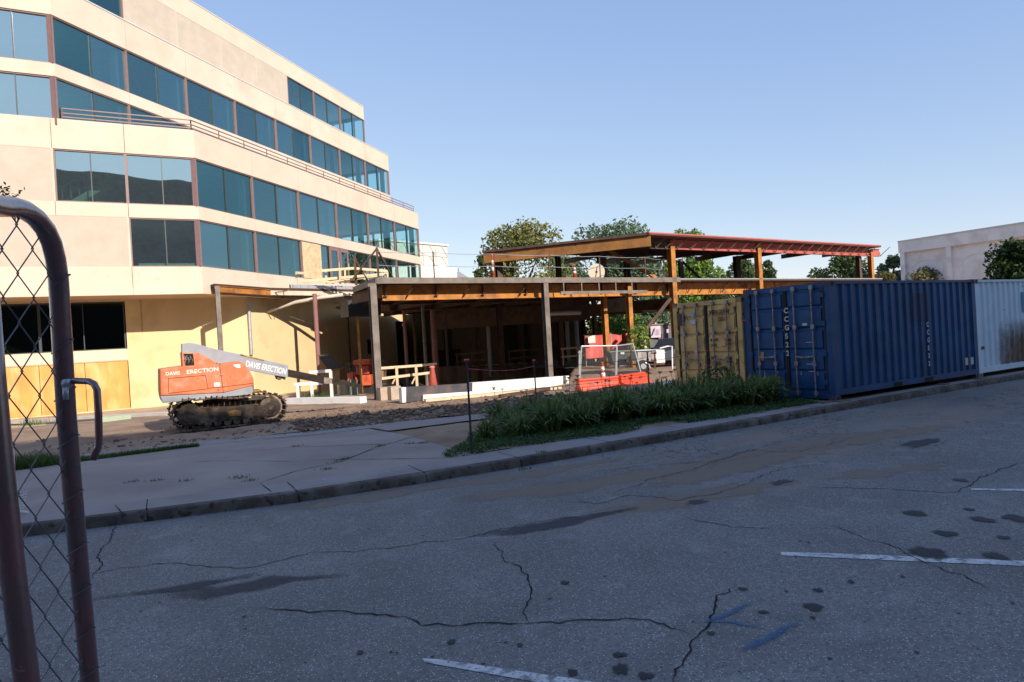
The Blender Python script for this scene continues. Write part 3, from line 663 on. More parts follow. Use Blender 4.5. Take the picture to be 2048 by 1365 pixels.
# building that shades the street, behind the camera
b = MB(); shd = empty('brick_building', (25, -45, -.4), 'tall plain brick building across the street whose shadow falls on the road', 'building')
def shadewall():
    e = dr(76.5); n = dr(76.5-90)   # roof line runs along e
    # choose the roof so that its shadow edge meets the ground near the crane
    P1 = W(-4, 13.2, -.35); h = 26.
    back = Vector((sd.x, sd.y, 0)) / sd.z * (h - P1.z)
    o = P1 + back; o.z = -.4
    return o, e, n, h
o_, e_, n_, h_ = shadewall()
b.box(o_ - e_*75 - n_*14, e_*150, n_*14, (0, 0, h_+.4)); b.build('wall', mat('dark_brick', (.24, .22, .20), .9, .2, 2.), shd)
b = MB(); b.box(o_ - e_*18 - n_*12, e_*9, n_*8, (0, 0, h_+.8)); b.build('stair_tower', MATS['dark_brick'], shd)


# ------------------------------------------------------------ canopy beside the office, with its posts
can = empty('entrance_canopy', (-9.5, 28, -.4), 'old canopy on thin posts between the office and the steel frame', 'canopy')
ZC = 5.2
q1, q2, q3 = onz(432, 572, ZC), onz(540, 580, ZC), onz(705, 583, ZC)
e12 = (q2-q1).normalized(); e23 = (q3-q2).normalized()
b = MB(); b.ibeam(q1 + Vector((0, 0, -.16)), q2 + Vector((0, 0, -.16)), .15, .32); b.build('edge_beam', rust, can)
back1 = FB.P(.5, .01, 0); back2 = FB.P(14.5, .01, 0)
b = MB(); pl = [q1 + Vector((0, 0, .0)) - nrm(B)*.1, q2 + Vector((0, 0, -.02)), q3 + Vector((0, 0, -.02)), Vector((-9.5, 45., ZC)), Vector((back2.x, back2.y, ZC-.02)), Vector((back1.x, back1.y, ZC-.02))]
pl = [Vector((p.x, p.y, ZC)) for p in pl]
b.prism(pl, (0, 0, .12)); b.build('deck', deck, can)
b = MB(); b.bar(q2 + Vector((0, 0, -.17)), q3 + Vector((0, 0, -.17)), .12, .26); b.build('fascia_board', mat('pale_fascia', (.6, .5, .38), .8, .15, 3.), can)
b = MB(); q2u, q3u = q2.lerp(q3, .25), q3
b.bar(q2u + Vector((0, .1, .22)), q3u + Vector((0, .1, .22)), .1, .2)
for k in range(9): x = q2u.lerp(q3u, k/8); b.bar(x + Vector((0, .03, .12)), x + Vector((0, .03, .34)), .04, .06)
b.build('deck_edge_form', lgrey, can)
def post(x, y, zt, w_, mt, D=None, parent=can, base=None, nm='post', round_=True):
    t = onz(x, y, zt) if D is None else atd(x, y, D); g = hgt(*UV(t)) - .3
    b = MB()
    if round_: b.tube([(t.x, t.y, g), (t.x, t.y, t.z)], w_/2, 12)
    else: b.ibeam((t.x, t.y, g), (t.x, t.y, t.z), w_, w_, .02, up=nrm(FD))
    return b.build(nm, mt, parent, smooth=False)
post(434, 573, 5.16, .22, galv, round_=False); 
mauvep = mat('mauve_round_post', (.26, .12, .11), .6, .15, 3.)
post(629, 588, 4.93, .26, mauvep)
b = MB(); pp = [atd(525, 627, 38.4), atd(556, 616, 38.4), atd(590, 605, 38.4), atd(640, 596, 38.6), atd(686, 590, 38.8)]
b.tube(pp, .11, 10); b.tube([atd(521, 629, 38.5), atd(531, 625, 38.3)], .2, 10); b.build('drain_pipe', mat('pale_pipe', (.55, .5, .42), .6, .1), can, smooth=True)
b = MB()
R2 = random.Random(3)
for k in range(60):
    p = q2.lerp(q3, R2.random()) + (Vector((back2.x, back2.y, 0)) - Vector((q3.x, q3.y, 0)))*R2.uniform(.0, .45); p.z = 5.02 + R2.uniform(-.12, 0.1)
    b.bar(p, p + Vector((R2.uniform(-.9, .9), R2.uniform(-.9, .9), R2.uniform(-.06, .06))), .05, .06)
b.build('torn_ceiling_laths', mat('torn_lath', (.33, .22, .13), .9, .3), can, kind='stuff')
# lumber railing on the canopy
rl = empty('lumber_railing', (-9, 30, 4.4), 'raw lumber guard railing on the canopy in front of the office doors', 'railing')
b = MB()
def PZ(x, y, D): return atd(x, y, D)
for (x0, y0), (x1, y1) in (((592, 546), (608, 547)), ((641, 542), (706, 537)), ((600, 563), (682, 556)), ((706, 537), (778, 543)), ((682, 556), (776, 548))): b.bar(PZ(x0, y0, 38.2), PZ(x1, y1, 39), .06, .15)
b.build('rail', lumber, rl)
for x, y0, y1 in ((593, 544, 572), (652, 540, 568), (680, 538, 568), (690, 538, 568), (729, 538, 560), (775, 543, 560)):
    b = MB(); b.bar(PZ(x, y0, 38.7), PZ(x+.5, y1, 38.7), .1, .1); b.build('post', lumber, rl)
b = MB()
for (x0, y0), (x1, y1) in (((640, 562), (668, 566)), ((700, 560), (755, 552)), ((655, 566), (700, 560))): b.bar(PZ(x0, y0, 38.6), PZ(x1, y1, 38.8), .13, .12)
b.build('plank_pile', lumber, rl)

# ------------------------------------------------------------ steel frame
fr = empty('steel_building', (5, 34, -.3), 'unfinished steel building frame with an upper roof, orange and brown primer', 'steel frame')
E0 = onz(752, 558, 4.3); E1 = E0 + dr(FD)*17.2
ER = E0 + dr(FD)*36.; ff = dr(FD); fnn = dr(FD-90)   # fnn points away from the camera
zt = 4.3
SLw = onz(707, 578, 4.3)
fp = [E0, E0 + ff*15.6, E0 + ff*36., E0 + ff*36. + fnn*7., Vector((12., 46.5, 4.3)), Vector((5., 51., 4.3)), Vector((-4., 57, 4.3)), Vector((-9.4, 52.5, 4.3)), Vector((-11.4, 46.2, 4.3)), Vector((-10.8, 40.3, 4.3)), Vector((-6.9, 34.6, 4.3)), SLw]
fp = [Vector((p.x, p.y, zt - .14)) for p in fp]
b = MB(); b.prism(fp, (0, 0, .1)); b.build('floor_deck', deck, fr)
b = MB(); b.bar(E0 + Vector((0, 0, -.07)), E0 + ff*16.6 + Vector((0, 0, -.07)), .06, .24); b.bar(E0 + Vector((0, 0, -.07)) , SLw + Vector((0, 0, -.05)), .06, .24)
b.build('edge_plate', galv, fr)
b = MB(); b.bar(E0 + ff*16.6 + Vector((0, 0, -.03)), E0 + ff*36 + Vector((0, 0, -.03)), .06, .06); b.build('edge_angle', lgrey, fr)
def onE(x, y, back=0.):   # point on the plane `back` metres behind the slab edge
    p = E0 + fnn*back; return onv(x, y, p, FD)
bt = zt - .16
b = MB(); b.ibeam(E0 + ff*.5 + fnn*.75 + Vector((0, 0, bt-.34-4.3)), E0 + ff*36 + fnn*.75 + Vector((0, 0, bt-.34-4.3)), .2, .62, .02); eb = b.build('edge_beam', rust, fr)
for k in range(8):     # ceiling beams running back under the deck
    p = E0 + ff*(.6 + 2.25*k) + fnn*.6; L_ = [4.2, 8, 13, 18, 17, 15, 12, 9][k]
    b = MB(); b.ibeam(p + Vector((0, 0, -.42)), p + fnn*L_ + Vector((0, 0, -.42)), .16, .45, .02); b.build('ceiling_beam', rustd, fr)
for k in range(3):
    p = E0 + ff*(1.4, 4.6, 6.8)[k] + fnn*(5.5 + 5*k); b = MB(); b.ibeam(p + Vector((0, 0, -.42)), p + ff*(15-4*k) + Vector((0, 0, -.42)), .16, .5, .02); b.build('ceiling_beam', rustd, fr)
b = MB()
for k in range(5): p = E0 + ff*(9.0 + 1.05*k) + Vector((0, 0, -.2)) - fnn*.02; b.bar(p, p + Vector((0, 0, -.42)), .05, .04)
b.bar(E0 + ff*8.8 - fnn*.02 + Vector((0, 0, -.66)), E0 + ff*14.2 - fnn*.02 + Vector((0, 0, -.66)), .05, .14)
b.build('hanger_channel', galv, fr)
def strut(x, y, par, back, back2, z0, z1, sk=.18):
    p = onE(x, y, back); b = MB(); a = Vector((p.x, p.y, z0)); c = a - fnn*(back-back2) + ff*sk; c.z = z1
    b.bar(a, c, .035, .05); b.build('strut', rustd, par)
for x in (812, 926, 1038, 1243, 1311): strut(x, 588, eb, .64, .2, zt-.72, zt-.22)
for x in (1352, 1374, 1398, 1420, 1443, 1466, 1490, 1513, 1537, 1560): strut(x, 583, eb, .64, .2, zt-.72, zt-.1)
def column(x, y, back, z1, w_=.26, mt=galv, z0=None, nm='column'):
    p = onE(x, y, back); b = MB(); g = (hgt(*UV(p)) - (3 if inpit(p.x, p.y) else .2)) if z0 is None else z0
    b.ibeam((p.x, p.y, g), (p.x, p.y, z1), w_, w_, .022, up=fnn)
    return b.build(nm, mt, fr), p
column(751, 690, .15, zt-.16, .26, galv); column(1094, 660, .12, zt-.2, .25, galv)
zr = 6.45; ZB = zr - .18
cols = [column(1345, 560, .12, ZB, .3, rust), column(1517, 540, .12, ZB, .3, rust), column(1742, 540, .3, ZB, .28, rust)]
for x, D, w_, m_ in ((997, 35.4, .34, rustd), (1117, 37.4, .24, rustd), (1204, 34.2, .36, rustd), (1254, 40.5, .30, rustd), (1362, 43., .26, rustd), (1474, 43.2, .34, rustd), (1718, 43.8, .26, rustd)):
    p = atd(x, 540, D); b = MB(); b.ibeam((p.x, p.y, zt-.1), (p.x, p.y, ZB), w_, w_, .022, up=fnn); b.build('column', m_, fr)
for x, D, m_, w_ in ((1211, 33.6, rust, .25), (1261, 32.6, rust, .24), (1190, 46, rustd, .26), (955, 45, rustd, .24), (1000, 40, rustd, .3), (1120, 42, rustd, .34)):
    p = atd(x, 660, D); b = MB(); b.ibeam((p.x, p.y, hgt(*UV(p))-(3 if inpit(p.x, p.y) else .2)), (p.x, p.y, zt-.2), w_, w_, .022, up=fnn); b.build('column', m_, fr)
for (x0, y0, D0), (x1, y1, D1), w_, m_ in (((1215, 500, 34.5), (1312, 556, 36), .14, rust), ((1341, 597, 33.4), (1216, 755, 33.4), .17, rustd), ((1365, 524, 41), (1403, 560, 41), .14, rustd)):
    b = MB(); b.bar(atd(x0, y0, D0), atd(x1, y1, D1), w_, w_); b.build('diagonal_brace', m_, fr)
# lower thin posts under the slab
for x, y, D, w_, mt_ in ((739, 600, 29.5, .22, mauvep), (804, 610, 38., .2, mauvep), (842, 612, 34., .17, galv), (862, 615, 40., .35, mauvep), (823, 615, 44, .2, rustd), (886, 615, 40, .15, rustd)):
    t = atd(x+3, y, D); b = MB(); g = hgt(*UV(t)) - (3 if inpit(t.x, t.y) else .2); b.tube([(t.x, t.y, g), (t.x, t.y, 3.9)], w_/2, 12); b.build('round_post', mt_, fr)
t = atd(719, 700, 31.); b = MB(); b.bar((t.x, t.y, -.5), (t.x, t.y, 3.2), .12, .05); b.build('angle_post', rust, fr)
# dark duct block hanging by the corner and low beams
b = MB(); p = atd(720, 600, 31.5); b.cbox((p.x, p.y, 3.15), 1.6, 1.2, .75, ff); b.build('duct_box', mat('black_duct', (.02, .024, .03), .5, .2), fr)
lowbeam = [(atd(863, 640, 44.), atd(1180, 640, 41.), 2.55, 1.55), (atd(1180, 630, 41), atd(1352, 630, 38.), 2.75, .75)]
for p, q, z0, hh in lowbeam:
    b = MB(); b.bar(Vector((p.x, p.y, z0+hh/2)), Vector((q.x, q.y, z0+hh/2)), .35, hh); b.build('drop_beam', rustd, fr)
p, q = atd(1285, 623, 37.9), atd(1352, 621, 37.9); b = MB(); b.bar(p, q, .5, .12); b.build('drop_beam_cap', galv, fr)
p, q = atd(1215, 612, 37.9), atd(1256, 610, 37.9); b = MB(); b.bar(p, q, .3, .75); b.build('metal_hood', galv, fr)
p, q = atd(1095, 628, 33), atd(1160, 625, 34); b = MB(); b.tube([p, q], .12); b.build('ceiling_duct', lgrey, fr)
# upper roof
ra, rb, rc = onz(1300, 466, zr), onz(1762, 492, zr), onz(965, 503, zr)
rpoly = [ra, rb, rb + Vector((-.9, 1.3, 0)), onz(1711, 506, zr-.3), onz(1475, 517, zr-.3), onz(1340, 519, zr-.3), onz(1130, 518, zr-.3), onz(1000, 516, zr-.3), rc]
rpoly = [Vector((p.x, p.y, zr-.1)) for p in rpoly]
b = MB(); b.prism(rpoly, (0, 0, .1)); b.build('roof_deck', mat('roof_deck_red_brown', (.13, .045, .035), .8, .2, 1.), fr)
rd = (rb-ra).normalized(); rn = Vector((-rd.y, rd.x, 0))
b = MB(); b.bar(ra + Vector((0, 0, .0)) - rd*.1, rb + Vector((0, 0, .0)), .06, .07); b.build('roof_edge_angle', rustred, fr)
b = MB(); b.bar(ra + Vector((0, 0, -.03)), rc + Vector((0, 0, -.03)), .08, .12); b.build('roof_edge_angle', rustd, fr)
cd_ = (rc-ra).normalized(); cn = Vector((cd_.y, -cd_.x, 0))
b = MB(); b.ibeam(ra + cn*.1 + Vector((0, 0, -.36)), rc + cn*.1 + Vector((0, 0, -.36)), .2, .58, .03); b.build('chamfer_beam', rust_shade, fr)
c0p, c1p, c2p = [Vector((c[1].x, c[1].y, 0)) for c in cols]
def roofbeam(p, q, mt):
    b = MB(); b.ibeam(Vector((p.x, p.y, zr-.38)), Vector((q.x, q.y, zr-.38)), .2, .5, .025); return b.build('roof_beam', mt, fr)
bb = [roofbeam(c0p + ff*.18, c1p - ff*.18, rustred), roofbeam(c1p + ff*.18, c2p - ff*.14, rustred), roofbeam(c0p - ff*1.5, c0p - ff*.18, rustd), roofbeam(c2p + ff*.14, c2p + ff*1.1, rustred)]
def strutR(p0, par):
    b = MB(); a = Vector((p0.x, p0.y, zr-.62)) - fnn*.12; c = a - fnn*.55 + ff*.25; c.z = zr-.06
    b.bar(a, c, .03, .045); b.bar(a, a + Vector((0, 0, .3)) + fnn*.02, .03, .03); b.build('strut', galv, par)
for k in range(7): strutR(c0p.lerp(c1p, (k+.35)/7), bb[0])
for k in range(12): strutR(c1p.lerp(c2p, (k+.4)/12), bb[1])
for k in range(2): strutR(c0p - ff*(.5+.7*k), bb[2])
strutR(c2p + ff*1., bb[3])
for k in range(7):
    p = ra.lerp(rb, .06+k*.14); b = MB(); b.ibeam(p + Vector((0, 0, -.3)) + rn*.9, p + Vector((0, 0, -.3)) + rn*(8.5 if k < 3 else 9.5-k*1.1), .12, .28, .02); b.build('roof_joist', rustd, fr)
# guard cables and posts on the slab edge
gp = [onE(x, 558, .1) for x in (869, 990, 1101, 1201, 1292)] + [onE(1330, 558, .8)]
rp = []
for p in gp:
    b = MB(); b.bar((p.x, p.y, zt-.1), (p.x, p.y, zt+1.12), .05, .05); b.build('guard_post', rustd, fr); rp.append(Vector((p.x, p.y, zt)))
st = onE(757, 558, .2)
b = MB(); b.bar((st.x, st.y, zt-.1), (st.x, st.y, zt+1.25), .07, .07)
for dx in (-.9, .9): b.bar((st.x, st.y, zt+1.2), Vector((st.x, st.y, zt)) + ff*dx + fnn*.6, .06, .06)
b.build('guard_post', rustd, fr)
b = MB(); p = onE(712, 560, 1.5); b.bar((p.x, p.y, 4.2), (p.x, p.y, 5.4), .09, .05); b.bar((p.x, p.y, 5.3), (p.x+.5, p.y, 4.3), .06, .05); b.build('guard_post', rustd, fr)
for z in (.55, 1.08):
    line = [Vector((st.x, st.y, zt+z))] + [p + Vector((0, 0, z)) for p in rp] + [onE(1350, 520 if z > 1 else 539, .0)]
    pts = []
    for a, c in zip(line[:-1], line[1:]):
        for k in range(5): t_ = k/5; pts.append(a.lerp(c, t_) + Vector((0, 0, -.04*math.sin(math.pi*t_))))
    pts.append(line[-1]); b = MB(); b.tube(pts, .012, 5); b.build('guard_cable', lgrey, fr)
# ------------------------------------------------------------ crawler crane
crO = G(455, 855); crO.z = hgt(*UV(crO)) + .0
orange = mat('crane_orange_paint', (.60, .16, .06), .6, .15, 2.5, c2=(.50, .27, .18), c2t=.60, c2w=.12, c2s=4, c3=(.12, .05, .03), c3t=.70, c3s=9)
cgrey = mat('crane_grey_paint', (.27, .29, .33), .5, .12, 3., c2=(.5, .35, .22), c2t=.68, c2w=.05, c2s=4)
mud = mat('muddy_track_steel', (.045, .035, .028), .85, .35, 6., .4, 30, c2=(.22, .15, .10), c2t=.54, c2s=3.5)
mudy = mat('yellow_muddy_guard', (.42, .22, .05), .8, .3, 5., c2=(.1, .07, .05), c2t=.56, c2s=6)
dsteel = mat('dark_boom_steel', (.028, .022, .02), .75, .3, 3., c2=(.055, .038, .03), c2t=.6, c2s=5, stretch=(1, 1, 3), spec=.12)
letw = mat('white_lettering', (.78, .78, .76), .6, .06, 8, c2=(.5, .3, .2), c2t=.68, c2s=30)
crane = empty('crawler_crane', tuple(crO), 'small orange and grey telescopic crawler crane on muddy tracks', 'crane')
def CL(x, y, z): return crO + kd*x + kn*y + Vector((0, 0, z))
def CP(px, py, yo):   # sight line met with the crane's own long plane -> (x, z)
    p = onv(px, py, crO + kn*yo, KD); q = p - crO; return q.dot(kd), q.z
def cpoly(b, pts, y0, y1, ref=None):
    P = [CP(x, y, y0 if ref is None else ref) for x, y in pts]
    return b.prism([CL(x, y0, z) for x, z in P], kn*(y1-y0))
xl = CP(345, 830, -.2)[0]; xr = CP(572, 815, -.2)[0]; TH = .86
for ty in (0., 1.75):
    tr = MB(); path = []
    r_ = TH/2 - .03
    n = 14
    for k in range(n+1): a = -math.pi/2 + math.pi*k/n; path.append((xr-r_ + r_*math.cos(a)*.95, r_ + .04 + r_*math.sin(a)*(.88 if a > 0 else .95)))
    for k in range(n+1): a = math.pi/2 + math.pi*k/n; path.append((xl+r_ + r_*math.cos(a)*.95, r_ + .06 + r_*math.sin(a)))
    path.append(path[0])
    acc = 0; nextp = 0
    for (xa, za), (xb, zb) in zip(path[:-1], path[1:]):
        L_ = math.hypot(xb-xa, zb-za)
        while nextp <= acc + L_ and L_ > 0:
            t_ = (nextp-acc)/L_; x, z = xa+(xb-xa)*t_, za+(zb-za)*t_
            if z > .5 and xl+.5 < x < xr-.5: z -= .035*math.sin((x-xl)*3)**2
            dx, dz = (xb-xa)/L_, (zb-za)/L_
            d_ = kd*dx + Vector((0, 0, dz)); nn = kd*dz + Vector((0, 0, -dx))
            c_ = CL(x, ty-.25, z); tr.prism([c_ - d_*.062, c_ + d_*.062, c_ + d_*.062 + nn*.035, c_ - d_*.062 + nn*.035], kn*.5)
            tr.prism([c_ + d_*.03 + nn*.035, c_ + d_*.055 + nn*.035, c_ + d_*.055 + nn*.075, c_ + d_*.03 + nn*.075], kn*.5)
            nextp += .14
        acc += L_
    trk = tr.build('track', mud, crane)
    b = MB(); b.prism([CL(x, ty-.17, z) for x, z in ((xl+.35, .2), (xr-.35, .2), (xr-.35, .52), (xl+.9, .6), (xl+.35, .55))], kn*.34); b.build('track_frame', mud, crane)
    for cx, rr_ in ((xl+r_+.02, r_-.09), (xr-r_-.02, r_-.11)):
        b = MB(); b.tube([CL(cx, ty-.14, r_+.05), CL(cx, ty+.14, r_+.05)], rr_, 20); b.tube([CL(cx, ty-.2, r_+.05), CL(cx, ty-.14, r_+.05)], rr_*.55, 16); b.tube([CL(cx, ty-.24, r_+.05), CL(cx, ty-.2, r_+.05)], rr_*.3, 12)
        if cx < 0:
            for k in range(12):
                a = k*math.pi/6; b.bar(CL(cx + (rr_)*math.cos(a), ty, r_+.05 + rr_*math.sin(a)), CL(cx + (rr_+.07)*math.cos(a), ty, r_+.05 + (rr_+.07)*math.sin(a)), .06)
        b.build('idler_wheel', mud, crane)
    for k in range(6):
        cx = xl + .85 + k*(xr-xl-1.7)/5; b = MB(); b.tube([CL(cx, ty-.17, .16), CL(cx, ty+.17, .16)], .09, 12); b.build('track_roller', mud, crane)
b = MB(); b.prism([CL(x, .2, z) for x, z in ((-1.0, .35), (1.0, .35), (1.0, .66), (-1.0, .66))], kn*1.4); b.build('car_body', mud, crane)
b = MB(); cpoly(b, [(455, 824), (470, 820), (482, 822), (481, 832), (458, 833)], -.2, -.18); b.build('yellow_bracket', mudy, crane)
b = MB(); b.prism([CL(xl+.15, 1.45, .86), CL(xr-.4, 1.45, .84), CL(xr-.4, 1.98, .84), CL(xl+.15, 1.98, .86)], (0, 0, .05)); b.build('track_guard', mudy, crane)
b = MB(); b.tube([CL(.1, .9, .6), CL(.1, .9, .82)], .62, 20); b.build('slew_ring', mud, crane)
YB = -.05
b = MB(); cpoly(b, [(321, 793), (447, 786.5), (505, 772), (507.5, 784), (500, 790), (447, 795), (325, 807)], YB+.02, 1.85, YB); b.build('lower_skirt', cgrey, crane, bevel=.015)
b = MB(); cpoly(b, [(320, 739), (365, 733), (439, 728), (481, 723), (490, 729), (500, 743), (507, 757), (508.5, 772), (447, 786.2), (321, 792.5)], YB, 1.83, YB); ho = b.build('engine_housing', orange, crane, bevel=.03)
# raised door panels and grille lines on the near side
b = MB()
def cline(p, q, w_=.012):
    (xa, za), (xb, zb) = CP(*p, YB), CP(*q, YB); b.bar(CL(xa, YB-.004, za), CL(xb, YB-.004, zb), .012, w_)
for p, q in (((337, 757), (337, 785)), ((337, 757), (411, 751)), ((411, 751), (416, 777)), ((337, 787), (416, 778)), ((439, 728), (447, 786)), ((416, 777), (446, 774)), ((446, 774), (506, 767)), ((439, 752), (447, 752))): cline(p, q)
b.build('panel_seam', mat('seam_dark_rust', (.14, .04, .02), .8, .1), ho)
b = MB(); cpoly(b, [(428, 766), (440, 765), (440.5, 773), (428.5, 774)], YB-.006, YB-.002, YB); cpoly(b, [(467, 729), (480, 729), (481, 736), (474, 736), (468, 733)], YB-.006, YB-.002, YB); b.build('decal', letw, ho)
b = MB(); cpoly(b, [(364, 705), (398, 706), (412, 713), (432, 726), (432, 731), (366, 735)], .5, 1.35); b.build('boom_bracket', orange, crane)
b = MB(); cpoly(b, [(367, 708), (386, 708), (389, 731), (371, 732)], .485, .5); b.build('hose_bay', mat('black_recess', (.01, .01, .01), .9, .1), crane)
b = MB()
for k in range(9):
    xa, za = CP(369+k*1.8, 712 + (k % 3)*3, .47); xb, zb = CP(370+k*1.7, 726 - (k % 4)*3, .47)
    b.tube([CL(xa, .48, za), CL((xa+xb)/2 + .03*(-1)**k, .44, (za+zb)/2), CL(xb, .47, zb)], .012, 5)
b.build('hydraulic_hoses', mat('worn_hose', (.2, .17, .15), .6, .4), crane)
b = MB(); cpoly(b, [(364, 688), (377, 686), (389, 687), (400, 690), (432, 699), (500, 713), (576, 731.5), (576, 755.5), (554, 752), (495, 740), (440, 729), (410, 717), (396, 708), (364, 706)], .72, 1.15); boom = b.build('boom', cgrey, crane, bevel=.01)
b = MB(); cpoly(b, [(552, 752), (571, 755), (571, 760), (564, 757), (560, 761), (555, 759)], .8, 1.05); b.build('boom_pad', mud, boom)
b = MB(); cpoly(b, [(481, 708.5), (528, 720), (528, 722), (481, 711)], .70, .73); b.build('rust_streak_cover', mudy, boom)
b = MB(); cpoly(b, [(576, 739), (664, 757), (664, 765), (650, 768), (576, 754)], .78, 1.09); bi = b.build('boom_inner_section', dsteel, crane)
b = MB(); cpoly(b, [(648, 755), (664, 757), (664, 768), (648, 768)], .75, 1.12); b.build('boom_collar', mat('worn_collar', (.2, .17, .15), .6, .4, 8), crane)
b = MB(); cpoly(b, [(664, 758), (725, 769.5), (725, 777), (664, 768)], .84, 1.03); b.build('boom_inner_section', dsteel, crane)
def crtext(body, p, q, yo, h, par, sxk=1.):
    (xa, za), (xb, zb) = CP(*p, yo), CP(*q, yo); a = CL(xa, yo-.008, za); c = CL(xb, yo-.008, zb); e = (c-a).normalized()
    up_ = Vector((0, 0, 1)) - e*e.z; L_ = (c-a).length
    o = lettering(body, h, letw, par, a, e, up_, bold=.002 if h < .2 else .005)
    ext = max((Vector(v.co)+worldloc(par)-a).dot(e) for v in o.data.vertices); k = L_/ext
    for v in o.data.vertices:
        d = Vector(v.co)+worldloc(par)-a; v.co = v.co + e*(d.dot(e)*(k-1))
    return o
crtext('DAVIS', (331, 751.5), (360, 749.5), YB, .13, ho); crtext('ERECTION', (373, 748.5), (437, 742), YB, .15, ho)
crtext('DAVIS ERECTION', (490, 733), (571, 749.5), .72, .25, boom)
b = MB(); b.bar(CL(xr-.7, .9, .85), CL(xr-.7, .9, 1.25), .04); b.tube([CL(-.1, 1.0, 1.75), CL(-.1, 1.0, 1.95)], .04); b.build('exhaust_stub', mud, crane)

